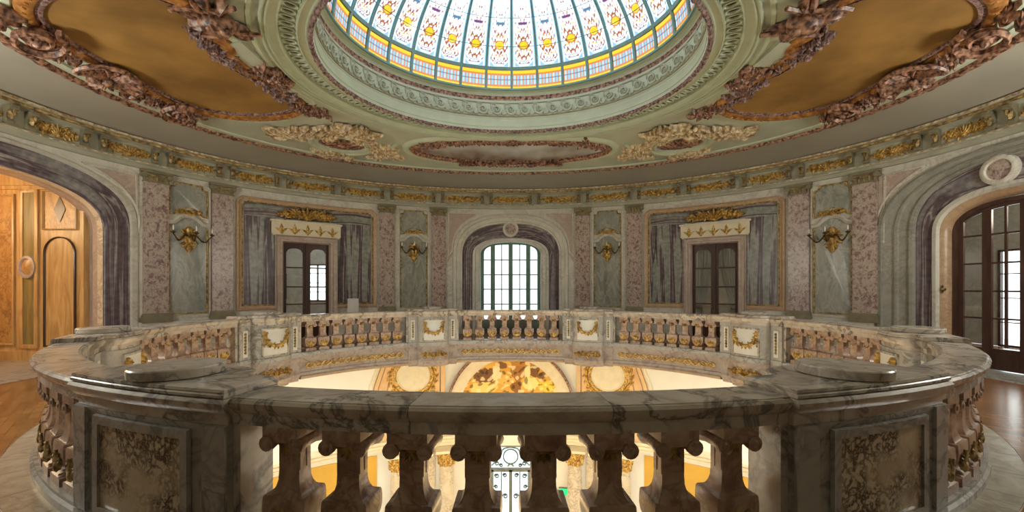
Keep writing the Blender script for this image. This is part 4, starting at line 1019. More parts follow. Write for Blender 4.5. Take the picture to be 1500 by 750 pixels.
def cluster_mb(w, h, n, seed, size=1.0, depth=0.09):
    R = random.Random(seed); m = MB()
    for k in range(n):
        x = R.uniform(-.5, .5) * w; y = R.uniform(-.5, .5) * h * (1 - (abs(x) / (0.5 * w)) ** 2 * 0.5)
        m.leaf(x, y, R.uniform(0, 6.283), R.uniform(.14, .26) * size, R.uniform(.035, .06) * size, depth * R.uniform(.6, 1.3), R.uniform(-1.2, 1.2))
        if k % 3 == 0: m.blob((x, y, depth * .5), (0.035 * size, 0.035 * size, depth * .6), 6, 4)
    return m
def acanthus_mb(L, w, seed, depth=0.10):
    """long feathery acanthus branch along +x"""
    R = random.Random(seed); m = MB(); n = max(4, int(L / 0.09))
    for k in range(n):
        f = k / n; x = L * f; b = w * (0.55 + 0.6 * math.sin(PI * min(1, f * 1.1))) 
        for sg in (-1, 1): m.leaf(x, 0.05 * math.sin(6 * f), sg * R.uniform(.2, .65), b * R.uniform(.9, 1.4), b * .2, 1.1 * depth * R.uniform(.7, 1.2), -sg * R.uniform(.2, 1.0))
    m.tube([(L * i / 10, 0.05 * math.sin(6 * i / 10), depth * .6) for i in range(11)], [0.035 * (1 - .7 * i / 10) for i in range(11)], 5)
    m.spiral(L * 1.0, 0.06, w * 0.5, 1.4, -PI / 2, 1, 0.03, depth * .6)
    return m
def on_ceiling(nm, me, par, x, y, ang, sc=(1, 1, 1), h=0.0, origin=(0, 0, 0)):
    """ang: direction of the ornament's local x in plan"""
    p = CM(x, y, h); return put(nm, me, par, tuple(a - b for a, b in zip(p, origin)), 0, sc, (PI, 0, ang))
def tilt(m, k, y0):
    return m.xf(lambda x, y, z: (x, y, z + k * (y0 - y)))
ME_SHELL = tilt(shell_mb(0.44, 0.04), 0.36, 0.38).mesh('shell', M_CARVE, 50)
ME_SHELLS = shell_mb(0.22, 0.02).mesh('shell', M_CARVE, 50)
ME_VOL = {s: tilt(volute_mb(0.30, s, 4), 0.22, 0.26).mesh('scroll', M_CARVE, 50) for s in (-1, 1)}
ME_CL = [tilt(cluster_mb(0.55, 0.30, 24, 60 + k), 0.4, 0.15).mesh('leaf_cluster', M_CARVE, 60) for k in range(3)]
ME_CLD = [cluster_mb(0.62, 0.16, 22, 70 + k, 0.7).mesh('leaf_strap', M_CARVEDK, 60) for k in range(3)]
ME_FLOW = cluster_mb(0.48, 0.44, 30, 81, 1.1, 0.14).mesh('flower_cluster', M_CARVE, 60)
def mask_mb():
    m = MB(); m.blob((0, 0, 0.09), (0.20, 0.15, 0.14), 12, 8); m.blob((0.10, 0, 0.19), (0.07, 0.06, 0.06), 8, 5); m.blob((-0.04, 0.07, 0.19), 0.035); m.blob((-0.04, -0.07, 0.19), 0.035)
    for k in range(11): a = 0.9 + (2 * PI - 1.8) * k / 10; m.leaf(0.12 * math.cos(a), 0.10 * math.sin(a), a, 0.28, 0.07, 0.12, 0.5 * (1 if k % 2 else -1))
    m.tube([(-0.35 + 0.1 * k, 0.2 + 0.03 * math.sin(k), 0.08) for k in range(8)], 0.03, 5); m.tube([(-0.35 + 0.1 * k, -0.2 - 0.03 * math.sin(k), 0.08) for k in range(8)], 0.03, 5)
    return m
ME_MASK = mask_mb().mesh('carved_mask', M_CARVE, 50)

def catmull(P, n=5, closed=True):
    out = []; L = len(P)
    for i in range(L):
        p0, p1, p2, p3 = (np.array(P[(i + k - 1) % L], float) for k in range(4))
        for j in range(n):
            t = j / n; out.append(tuple(0.5 * ((2 * p1) + (p2 - p0) * t + (2 * p0 - 5 * p1 + 4 * p2 - p3) * t * t + (3 * p1 - p0 - 3 * p2 + p3) * t ** 3)))
    return out
def canvas_mesh(m, path, c, M, h):
    """filled outline as a fan of rings (follows the curved ceiling)"""
    m.grid([[M(c[0] + (x - c[0]) * f, c[1] + (y - c[1]) * f, h) for x, y in path] for f in (1.0, 0.66, 0.33, 0.02)], cu=True)
    m.ngon([M(c[0] + (x - c[0]) * 0.02, c[1] + (y - c[1]) * 0.02, h) for x, y in path]); return m
for sx, lb in ((-1, 'large ochre painted ceiling panel with carved bronzed frame, left of the stained glass dome'), (1, 'large ochre painted ceiling panel with carved bronzed frame, right of the stained glass dome')):
    y0 = -0.30
    half = [(6.78, 0.0), (6.75, 0.6), (6.62, 1.25), (6.12, 1.66), (5.47, 1.80), (4.85, 1.70), (4.56, 1.42), (4.66, 1.05), (4.74, 0.82), (4.68, 0.55), (4.86, 0.30)]
    pth = half + [(4.92, 0.0)] + [(x, -y) for x, y in half[:0:-1]]
    pth = [(sx * x, y + y0) for x, y in pth]
    if sx < 0: pth = pth[::-1]
    pth = catmull(pth, 5); c = (sx * 5.7, y0); O = CM(c[0], c[1], 0)
    T = empty('ceiling_painting', O, 0, label=lb, cat='ceiling panel', group='ochre ceiling panels')
    Mo = lambda x, y, h: tuple(a - b for a, b in zip(CM(x, y, h), O))
    # path runs counter-clockwise: its outside is to the right
    m = MB(); canvas_mesh(m, pth, c, Mo, 0.012); m.build('canvas', M_OCHRE, T, 0)
    m = MB(); mould(m, pth, [(0.02, 0.0), (0.015, 0.05), (-0.02, 0.06), (-0.03, 0.03), (-0.06, 0.035)], Mo); m.build('inner_fillet', M_CARVEDK, T)
    m = MB(); mould(m, pth, [(-0.06, 0.0), (-0.07, 0.06), (-0.12, 0.095), (-0.19, 0.09), (-0.24, 0.05), (-0.25, 0.0)], Mo); fr = m.build('frame', M_EGG, T)
    op = dens(offset_path(pth, -0.155, True), 0.085); em = MB()
    for x, y in op:
        if not (abs(x) < 5.0 and abs(y - y0) < 1.3): p = Mo(x, y, 0.088); em.blob(p, (0.034, 0.034, 0.022), 6, 4)
    em.build('egg_row', M_EGG, fr, kind='stuff')
    m = MB(); mould(m, pth, [(-0.25, 0.0), (-0.27, 0.03), (-0.38, 0.03), (-0.41, 0.0)], Mo); m.build('plaster_border', M_RINGG, T)
    A = lambda x, y: math.atan2(y, x)
    on = lambda nm, me, x, y, ang, sc=(1, 1, 1): on_ceiling(nm, me, T, sx * x, y, ang, sc, 0.01, O)
    face = -PI / 2 if sx > 0 else PI / 2        # local +y (flipped) points to the canvas
    on('shell', ME_SHELL, 7.0, y0, face, (1.0, 1, 1))
    for sy in (-1, 1):
        on('scroll', ME_VOL[-1 if sy * sx > 0 else 1], 6.80, y0 + sy * 1.20, face, (1.05, 1, 1.6))
        on('leaf_cluster', ME_CL[0], 7.02, y0 + sy * 0.66, face, (0.8, 0.9, 1.3)); on('leaf_cluster', ME_CL[1], 6.98, y0 + sy * 0.92, face + 0.1 * sy, (0.5, 0.8, 1.2))
        on('leaf_cluster', ME_CL[2], 6.98, y0 + sy * 1.72, face + 0.3 * sy, (0.6, 0.5, 1))
    for k, (x, y, a) in enumerate(((4.55, 0.62, 0.35), (4.62, 0.32, 0.2), (4.80, -0.45, 0.3), (4.78, -0.75, 0.1), (4.72, -1.05, -0.1), (4.60, 0.98, 0.5))):
        on('leaf_strap', ME_CLD[k % 3], x, y, face + a * sx, (1, 1.1, 1.2))
    on('flower_cluster', ME_FLOW, 4.42, -0.05, face, (1, 1, 1)); on('flower_cluster', ME_FLOW, 4.36, 0.30, face + 1.0, (0.8, 0.7, 0.8))
    on('carved_mask', ME_MASK, 4.22, -1.50, 0.0 if sx < 0 else PI, (1.3, 1.3, 1.2))
    on('leaf_cluster', ME_CL[1], 4.24, 1.42, face + 0.9 * sx, (0.8, 0.7, 1)); on('leaf_cluster', ME_CL[0], 4.36, 1.26, face + 0.4 * sx, (0.8, 0.6, 1))
    for ya, yb in ((-0.95, -0.25),):             # raised stepped plaster block toward the dome
        m = MB(); pp = [(sx * 4.25, ya), (sx * 4.56, ya + 0.05), (sx * 4.56, yb - 0.02), (sx * 4.25, yb)]
        if sx < 0: pp = pp[::-1]
        m.ngon([Mo(x, y, 0.06) for x, y in pp]); m.grid([[Mo(x, y, h) for x, y in pp] for h in (0, 0.06)], cu=True); m.build('plaster_block', M_CEIL, T)
        m = MB(); m.box(min(sx * 4.56, sx * 4.62), max(sx * 4.56, sx * 4.62), ya + 0.05, yb - 0.02, 0.0, 0.09, Mo); m.build('block_edge', M_EGG, T)

# far painting
bend = lambda x, y: (x, 4.0 + y - 0.042 * x * x)
def oval(a, b, n=64): return [bend(a * math.cos(2 * PI * k / n), b * math.sin(2 * PI * k / n)) for k in range(n)]
O = CM(0, 4.0, 0); Mo = lambda x, y, h: tuple(p - q for p, q in zip(CM(x, y, h), O))
T = empty('ceiling_painting', O, 0, label='long oval cloudy painted ceiling panel between the dome and the far wall', cat='ceiling panel')
ov = oval(2.62, 0.62)
m = MB(); canvas_mesh(m, ov, (0, 3.95), Mo, 0.008); m.build('canvas', M_SKYP, T, 0)
m = MB(); mould(m, ov, [(0.0, 0.0), (0.0, 0.06), (-0.03, 0.07), (-0.05, 0.05), (-0.08, 0.09), (-0.13, 0.09), (-0.16, 0.05), (-0.16, 0.0)], Mo); fr = m.build('frame', M_CARVE, T)
em = MB()
for x, y in dens(offset_path(ov, -0.105, True), 0.075): em.blob(Mo(x, y, 0.09), (0.03, 0.03, 0.022), 6, 4)
em.build('egg_row', M_EGG, fr, kind='stuff')
m = MB(); mould(m, ov, [(-0.16, 0.0), (-0.18, 0.05), (-0.27, 0.07), (-0.33, 0.05), (-0.36, 0.0)], Mo); m.build('plaster_border', M_RINGG, T)
on = lambda nm, me, x, y, a, sc=(1, 1, 1): on_ceiling(nm, me, T, *bend(x, y), a, sc, 0.01, O)
on('shell', ME_SHELLS, 0, 0.68, PI, (1.4, 1.2, 1)); on('flower_cluster', ME_FLOW, 0, -0.66, 0, (1.0, 0.6, 0.8))
for sx in (-1, 1):
    on('scroll', ME_VOL[sx], sx * 1.25, 0.62, PI, (1.0, 0.75, 1)); on('leaf_cluster', ME_CL[0], sx * 0.42, 0.70, PI, (0.9, 0.7, 1)); on('leaf_cluster', ME_CL[1], sx * 0.78, 0.66, PI, (0.9, 0.7, 1))
    on('leaf_strap', ME_CLD[0], sx * 0.95, -0.60, 0, (0.9, 0.6, 1)); on('leaf_strap', ME_CLD[1], sx * 1.4, -0.52, 0, (0.9, 0.6, 1)); on('leaf_strap', ME_CLD[2], sx * 0.4, -0.62, 0, (0.7, 0.6, 1))
    on('leaf_cluster', ME_CL[2], sx * 2.15, -0.50, sx * 0.3, (1.1, 0.7, 1))

# corner cartouches
ME_AC = [acanthus_mb(0.75, 0.34, 90 + k).mesh('acanthus_branch', M_GILTPALE, 60) for k in range(3)]
ME_ACS = [acanthus_mb(0.5, 0.22, 95 + k).mesh('acanthus_branch', M_GILTPALE, 60) for k in range(2)]
ME_CLP = [cluster_mb(0.9, 0.6, 34, 120 + k, 1.7, 0.13).mesh('leaf_cluster', M_GILTPALE, 60) for k in range(2)]
m_ = MB(); 
for k in range(10): a = 2 * PI * k / 10; m_.leaf(0.05 * math.cos(a), 0.05 * math.sin(a), a, 0.34, 0.09, 0.07, 0.3)
m_.blob((0, 0, 0.05), (0.09, 0.09, 0.07), 8, 5); ME_ROS = m_.mesh('rosette', M_CARVE, 50)
for sx, lb in ((-1, 'pale gilded stucco cartouche with dark oval rosette, left of the far ceiling panel'), (1, 'pale gilded stucco cartouche with dark oval rosette, right of the far ceiling panel')):
    cx, cy = sx * 4.45, 3.22; O = CM(cx, cy, 0); Mo = lambda x, y, h: tuple(p - q for p, q in zip(CM(x, y, h), O))
    T = empty('ceiling_cartouche', O, 0, label=lb, cat='cartouche', group='stucco cartouches of the ceiling')
    th = math.atan2(-sx * 0.62, 1.0) * 1.0                                  # along the oval
    ca, sa = math.cos(th), math.sin(th)
    e = lambda r: [(cx + r * (0.60 * math.cos(a) * ca - 0.42 * math.sin(a) * sa), cy + r * (0.60 * math.cos(a) * sa + 0.42 * math.sin(a) * ca)) for a in [2 * PI * k / 40 for k in range(40)]]
    m = MB(); mould(m, e(1.0), [(0.04, 0.0), (0.03, 0.06), (-0.03, 0.08), (-0.08, 0.05), (-0.12, 0.09), (-0.2, 0.08), (-0.24, 0.0)], Mo); m.build('oval_frame', M_RINGG, T)
    m = MB(); canvas_mesh(m, e(0.97), (cx, cy), Mo, 0.015); m.build('oval_field', M_CARVEDK, T, 0)
    on = lambda nm, me, dx, dy, a, sc=(1, 1, 1): on_ceiling(nm, me, T, cx + sx * dx, cy + dy, a if sx > 0 else PI - a, (sc[0], sc[1] * (1 if sx > 0 else -1), sc[2]), 0.01, O)
    on('rosette', ME_ROS, 0, 0, 0, (1.35, 0.95, 1))
    for k, (dx, dy, a, s) in enumerate(((0.55, -0.72, 0.1, 1.1), (-0.15, -0.72, PI - 0.5, 1.0), (-0.75, -0.10, 2.2, 1.0), (-0.85, 0.35, 2.0, 1.0), (0.75, -0.45, -0.9, 1.0), (0.35, 0.62, -0.5, 0.8), (-0.35, 0.75, 2.6, 0.8))):
        on('acanthus_branch', ME_AC[k % 3] if s >= 1 else ME_ACS[k % 2], dx, dy, a, (s, s, 1.1))
    on('leaf_cluster', ME_CLP[0], -0.05, -0.75, 0.4, (1.3, 0.9, 1.1)); on('leaf_cluster', ME_CLP[1], -0.72, -0.30, 1.2, (1.0, 0.8, 1)); on('leaf_cluster', ME_CLP[0], 0.45, 0.52, -0.6, (0.9, 0.6, 1)); on('leaf_cluster', ME_CLP[1], -0.95, 0.55, 2.0, (0.7, 0.6, 1)); on('leaf_cluster', ME_CLP[1], 0.75, -0.85, 0.2, (0.9, 0.5, 1))
    # S-shaped plaster scroll bands beside the cartouche
    for x0, y0_, x1, y1_, b in ((0.60, -0.35, 1.35, -0.95, 0.2), (-0.75, 0.75, -1.35, 0.2, 0.25)):
        pts = []
        for i in range(17):
            f = i / 16; pts.append(Mo(cx + sx * (x0 + (x1 - x0) * f + b * math.sin(2 * PI * f) * 0.5), cy + y0_ + (y1_ - y0_) * f + b * math.sin(2 * PI * f) * 0.6, 0.03))
        m = MB(); m.tube(pts, 0.045, 7); m.build('scroll_band', M_RINGG, T)

# ================================================================== DOME
def RG(t, w, z): return ((4.10 + (3.33 - 4.10) * w) * math.sin(t), YC + (3.24 + (2.65 - 3.24) * w) * math.cos(t), z)
DR = empty('dome_surround', (0, YC, 5.6), 0, label='pale green moulded plaster ring with egg border around the stained glass dome', cat='ceiling ring')
def ringm(nm, mat, prof, n=160, wob=None, par=DR, sm=40):
    m = MB(); rows = []
    for i in range(n):
        t = 2 * PI * i / n; a = wob(i) if wob else 0
        rows.append([tuple(p - q for p, q in zip(RG(t, w, z + (a if 0 < k < len(prof) - 1 else 0)), (0, YC, 5.6))) for k, (w, z) in enumerate(prof)])
    m.grid(rows, cv=True); return m.build(nm, mat, par, sm)
ringm('outer_mouldings', M_RINGG, [(0.0, 5.61), (0.0, 5.55), (0.02, 5.53), (0.05, 5.53), (0.06, 5.56), (0.09, 5.56), (0.10, 5.54), (0.13, 5.54), (0.15, 5.58), (0.30, 5.60), (0.31, 5.59), (0.34, 5.59), (0.35, 5.66)])
ringm('egg_channel', M_CEIL, [(0.35, 5.66), (0.42, 5.67), (0.6, 5.68), (0.66, 5.66)])
ringm('inner_mouldings', M_RINGG, [(0.66, 5.66), (0.67, 5.60), (0.70, 5.595), (0.71, 5.61), (0.84, 5.63), (0.86, 5.60), (0.89, 5.60)])
ringm('leaf_ring', M_CARVEDK, [(0.88, 5.62), (0.90, 5.56), (0.94, 5.535), (0.98, 5.55), (1.0, 5.60)], 620, lambda i: 0.014 * math.sin(i * 1.7) + 0.010 * math.sin(i * 0.93))
# drum
ringm('drum', M_RINGG, [(1.0, 5.60), (1.0, 5.66), (1.02, 5.67), (1.02, 5.72), (0.99, 5.73), (0.99, 5.80), (1.0, 5.83), (0.985, 5.84), (0.985, 5.88), (1.0, 5.89), (1.0, 6.30), (0.98, 6.31), (0.98, 6.335)])
ringm('bead_moulding', M_CARVE, [(0.98, 6.335), (0.965, 6.35), (0.96, 6.39), (0.97, 6.43), (0.985, 6.44)], 300, lambda i: 0.010 * (1 if i % 2 else -1))
ringm('glass_kerb', M_RINGG, [(0.985, 6.44), (0.97, 6.45), (0.97, 6.52), (1.01, 6.53), (1.01, 6.55), (1.10, 6.552)])
m = MB(); NE = 132
m.grid([[(0.060 * r * math.cos(a), 0.175 * 0.5 * r * math.sin(a) * 2 * 0.62, h) for a in [2 * PI * k / 14 for k in range(14)]] for r, h in ((1.15, 0.0), (1.12, 0.03), (0.92, 0.04), (0.74, 0.028), (0.70, 0.0))], cu=True); n1 = len(m.f)
m.grid([[(0.060 * r * math.cos(a), 0.1085 * r * math.sin(a), h) for a in [2 * PI * k / 10 for k in range(10)]] for r, h in ((0.72, 0.004), (0.3, 0.010), (0.02, 0.012))], cu=True)
m.m = [0] * n1 + [1] * (len(m.f) - n1)
ME_EGG = m.mesh('egg', [M_RINGG, M_DARK], 40)
EG = Oval(3.72, 2.95)
for i in range(NE):
    u = EG.L * i / NE; t = EG.t(u); p = RG(t, 0.505, 5.672); a = EG.rz(u)
    put('egg', ME_EGG, DR, (p[0], p[1] - YC, p[2] - 5.6), 0, None, (PI, 0, a))
# running scrolls on the drum
m = MB(); m.spiral(0, 0, 0.13, 1.5, PI, 1, 0.025, 0.02, 26)
m.tube([(-0.13, 0, 0.02), (-0.125, -0.07, 0.02), (-0.16, -0.125, 0.02), (-0.21, -0.12, 0.02), (-0.26, -0.06, 0.02), (-0.30, 0.02, 0.02), (-0.33, 0.10, 0.02), (-0.30, 0.15, 0.02)], 0.017, 5)
m.leaf(-0.22, 0.02, 1.2, 0.13, 0.03, 0.03, 0.6); m.leaf(-0.12, -0.12, -0.5, 0.10, 0.025, 0.025, 0.6); m.leaf(0.05, 0.14, 0.3, 0.12, 0.025, 0.025, -0.6)
ME_SCR = stand(m).mesh('running_scroll', M_CEIL, 60)
DRU = Oval(3.33, 2.65); NSC = 54
for i in range(NSC):
    u = DRU.L * i / NSC; p = DRU.P(u, 6.095, 0.004); put('running_scroll', ME_SCR, DR, (p[0], p[1] - YC, p[2] - 5.6), DRU.rz(u))
for z in (5.93, 6.26):
    m = MB(); DRU.ring(m, [(0.0, z - 0.012), (0.012, z - 0.01), (0.012, z + 0.01), (0.0, z + 0.012)], 128); m.v = [(x, y - YC, zz - 5.6) for x, y, zz in m.v]; m.build('drum_fillet', M_OLIVE, DR)

GLO = (0, YC, 6.55)
GD = empty('stained_glass_dome', GLO, 0, label='large oval stained glass dome with yellow medallions and blue border in green iron ribs', cat='dome')
GA, GB, GH = 3.27, 2.60, 2.32
def G(t, ph, r=1.0): return (GA * r * math.cos(ph) * math.sin(t), GB * r * math.cos(ph) * math.cos(t), GH * r * math.sin(ph))
NR = 32; TO = 0.008; PH0, PH1, PH2 = 0.205, 0.235, 1.45
for k in range(NR):
    t = 2 * PI * k / NR + TO; dt = 0.0085; m = MB(); rows = []
    for i in range(25):
        ph = 1.46 * i / 24; d2 = dt * (1.0 if ph < 1.2 else 1.0)
        rows.append([G(t - d2, ph, 1.0), G(t - d2, ph, 0.985), G(t + d2, ph, 0.985), G(t + d2, ph, 1.0)])
    m.grid(rows, cu=True); m.build('rib', M_RIB, GD)
def gring(ph0, ph1, nm='iron_ring'):
    m = MB(); m.grid([[G(2 * PI * i / 128, p, r) for p, r in ((ph0, 1.0), (ph0, 0.985), (ph1, 0.985), (ph1, 1.0))] for i in range(128)], cu=True, cv=True); return m.build(nm, M_RIB, GD)
gring(PH0, PH1); gring(0.0, 0.018); gring(1.43, 1.47)
for ph in (0.42, 0.66, 0.9):
    m = MB(); m.grid([[G(2 * PI * i / 128, ph + a, r) for a, r in ((0, 0.998), (0, 0.992), (0.004, 0.992), (0.004, 0.998))] for i in range(128)], cu=True, cv=True); m.build('saddle_bar', M_IRON, GD)
m = MB(); m.grid([[G(2 * PI * i / 32, p) for p in (1.45, 1.55)] for i in range(32)], cv=True); m.build('crown', M_IRON, GD)
WHT = (0.44, 0.47, 0.50); PBL = (0.10, 0.18, 0.235); DBL = (0.035, 0.075, 0.12); YEL = (0.30, 0.20, 0.010); ORA = (0.22, 0.075, 0.018); BRN = (0.10, 0.03, 0.018); PUR = (0.07, 0.02, 0.06); PNK = (0.30, 0.17, 0.17)
def paint_main(u, v, alt):
    a = abs(u)
    if a > 0.90: return PBL
    if a > 0.82: return WHT
    oct_ = 0.012 + max(0.0, a - 0.42) * 0.10
    if v < oct_: return PBL if v > 0.006 else WHT
    if v < oct_ + 0.010: return WHT
    if v < oct_ + 0.016: return DBL
    if a > 0.76: return PBL if (v * 40) % 2 < 1 else WHT
    r = math.hypot(u / 0.46, (v - 0.165) / 0.034)
    if r < 0.62: return YEL
    if r < 0.8: return (0.55, 0.25, 0.03) if alt else YEL
    if r < 1.0: return BRN if int(math.atan2(v - 0.165, u * 0.08) * 4) % 2 else ORA
    if 0.035 < v < 0.055 and a < 0.5: return PUR if (int(a * 9) + int(v * 200)) % 2 else WHT
    f = math.sin(11 * a + (3 if alt else 0)) * math.sin(95 * v + 5 * a) + 0.55 * math.sin(23 * a - 140 * v + (1 if alt else 0))
    lim = 0.12 if v < 0.27 else (0.55 if v < 0.42 else 1.0)
    if 0.30 < v < 0.325 and a < 0.4: return DBL if alt else PUR
    if f > lim + 0.35: return BRN
    if f > lim: return ORA if v < 0.24 else PNK
    if f < -0.95: return YEL if v < 0.3 else PBL
    return WHT
def paint_band(u, v):
    if v < 0.15 or v > 0.80: return YEL if 0.02 < v < 0.98 else ORA
    if v < 0.22 or v > 0.73: return ORA
    if (u * 7) % 1 < 0.22: return ORA if abs(v - .5) > .03 else BRN
    if abs(v - 0.48) < 0.025: return DBL
    return PBL if int(u * 7) % 2 else (0.14, 0.22, 0.26)
for k in range(NR):
    t0 = 2 * PI * k / NR + TO + 0.0085; t1 = 2 * PI * (k + 1) / NR + TO - 0.0085
    tm = ((t0 + t1) / 2 + PI) % (2 * PI) - PI; fine = abs(tm) < 1.9
    nu, nv = (26, 150) if fine else (8, 24)
    us = [i / nu for i in range(nu + 1)]; vs = [i / nv for i in range(nv + 1)]
    m = MB(); m.grid([[G(t0 + (t1 - t0) * u, PH1 + (PH2 - PH1) * v, 0.995) for u in us] for v in vs])
    m.c = [(*paint_main(2 * u - 1, v, k % 2), 1) for v in vs for u in us]; m.build('pane', M_STAIN, GD, 0)
    nu, nv = (42, 20) if fine else (7, 5)
    us = [i / nu for i in range(nu + 1)]; vs = [i / nv for i in range(nv + 1)]
    m = MB(); m.grid([[G(t0 + (t1 - t0) * u, 0.018 + (PH0 - 0.018) * v, 0.995) for u in us] for v in vs])
    m.c = [(*paint_band(u, v), 1) for v in vs for u in us]; m.build('border_pane', M_STAIN, GD, 0)

# ================================================================== LOWER HALL
Z0 = -7.6
m = MB(); WALL.sweep(m, -WALL.L / 2, -0.78, [(0, Z0), (0, -0.002)], 60); WALL.sweep(m, 0.78, WALL.L / 2, [(0, Z0), (0, -0.002)], 60); WALL.sweep(m, -0.78, 0.78, [(0, -4.15), (0, -0.002)], 4)
wl = m.build('wall_lower', M_CREAMW, kind='structure')
m = MB(); m.grid([[(0, YC, Z0)] + [RAIL.pt(2 * PI * i / 64, -0.1, Z0), WALL.pt(2 * PI * i / 64, -0.3, Z0)] for i in range(64)], cv=True); m.build('floor_lower', M_BORDER, kind='structure')
def circ(c, z, r, a0, a1, n=40, rz=None): return [(c + r * math.cos(a0 + (a1 - a0) * i / n), z + (rz or r) * math.sin(a0 + (a1 - a0) * i / n)) for i in range(n + 1)]
# lunette
def LRING(nm, mat, par, c, z, seq, a0=0, a1=PI, smooth=40, n=40, o=(0, 0, 0)):
    m = MB(); m.grid([[tuple(p - q for p, q in zip(WALL.P(u, zz, d), o)) for u, zz in circ(c, z, r, a0, a1, n)] for r, d in seq]); return m.build(nm, mat, par, smooth)
O = WALL.P(0, -2.8, 0.0)
T = empty('lunette_mural', O, 0, label='golden painted arched mural low in the well below the far middle balustrade', cat='mural')
nu, nv = 200, 90; m = MB(); m.grid([[tuple(p - q for p, q in zip(WALL.P(1.86 * r / nv * math.cos(PI * i / nu), -2.8 + 1.86 * r / nv * math.sin(PI * i / nu), 0.02), O)) for i in range(nu + 1)] for r in range(nv + 1)])
def mural(x, z):
    """golden ground with two loosely brushed groups of drapery and foliage"""
    g = 0.5 + 0.5 * math.sin(5 * x + 2 * math.sin(4 * z)); c = np.array([0.72, 0.38, 0.05]) * (1 - .3 * g) + np.array([0.85, 0.60, 0.14]) * .3 * g
    for cx, cz_, rx, rz_, col in ((-0.95, 1.22, .42, .30, (.20, .08, .02)), (-0.35, 1.62, .22, .14, (.22, .10, .03)), (0.28, 1.45, .30, .42, (.42, .18, .03)), (0.85, 1.45, .22, .28, (.20, .08, .02)), (1.15, 1.25, .2, .12, (.24, .10, .03)), (0.5, 1.72, .5, .14, (.5, .22, .03)),
                                  (-0.5, 1.25, .17, .33, (.92, .74, .42)), (-0.15, 1.05, .30, .18, (.85, .50, .12)), (0.62, 1.35, .11, .36, (.95, .78, .40)), (0.75, 0.95, .32, .24, (.95, .74, .28)), (-1.0, 0.8, .5, .2, (.9, .66, .2)), (0.2, 0.8, .2, .22, (.30, .12, .02)), (0.62, 1.68, .09, .10, (.9, .62, .3)), (-0.5, 1.62, .08, .09, (.9, .62, .3)), (1.3, 0.85, .3, .2, (.9, .62, .06))):
        r = ((x - cx) / rx) ** 2 + ((z - cz_) / rz_) ** 2 + 0.35 * math.sin(17 * x + 9 * z) * math.sin(13 * z - 6 * x)
        if r < 1: c = np.array(col)
    wx = x + 0.10 * math.sin(5.3 * z + 1.7 * x); wz = z + 0.10 * math.sin(4.1 * x - 2.3 * z)
    s = math.sin(9 * wx + 6 * math.sin(3.1 * wz)) + 0.7 * math.sin(15 * wz + 5 * math.sin(4.7 * wx)) + 0.4 * math.sin(27 * wx - 11 * wz)
    if s > 1.05 and z < 1.6: c = 0.35 * c + 0.65 * np.array([.97, .84, .50])
    if s < -1.15: c = c * 0.35
    return c
m.c = [(*mural(1.86 * r / nv * math.cos(PI * i / nu), 1.86 * r / nv * math.sin(PI * i / nu)), 1) for r in range(nv + 1) for i in range(nu + 1)]
m.build('painted_field', M_MURAL, T, 0)
LRING('cream_intrados', M_CREAMP, T, 0, -2.8, [(1.86, 0.0), (1.87, 0.06), (2.25, 0.12), (2.28, 0.15)], o=O)
LRING('dark_rim', M_CARVE, T, 0, -2.8, [(2.28, 0.10), (2.29, 0.20), (2.37, 0.20), (2.38, 0.10)], o=O)
m = MB(); WALL.sweep(m, -2.6, 2.6, [(0, -2.95), (0.15, -2.95), (0.2, -2.8), (0.0, -2.8)], caps=True); m.build('sill_moulding', M_APRI, wl)
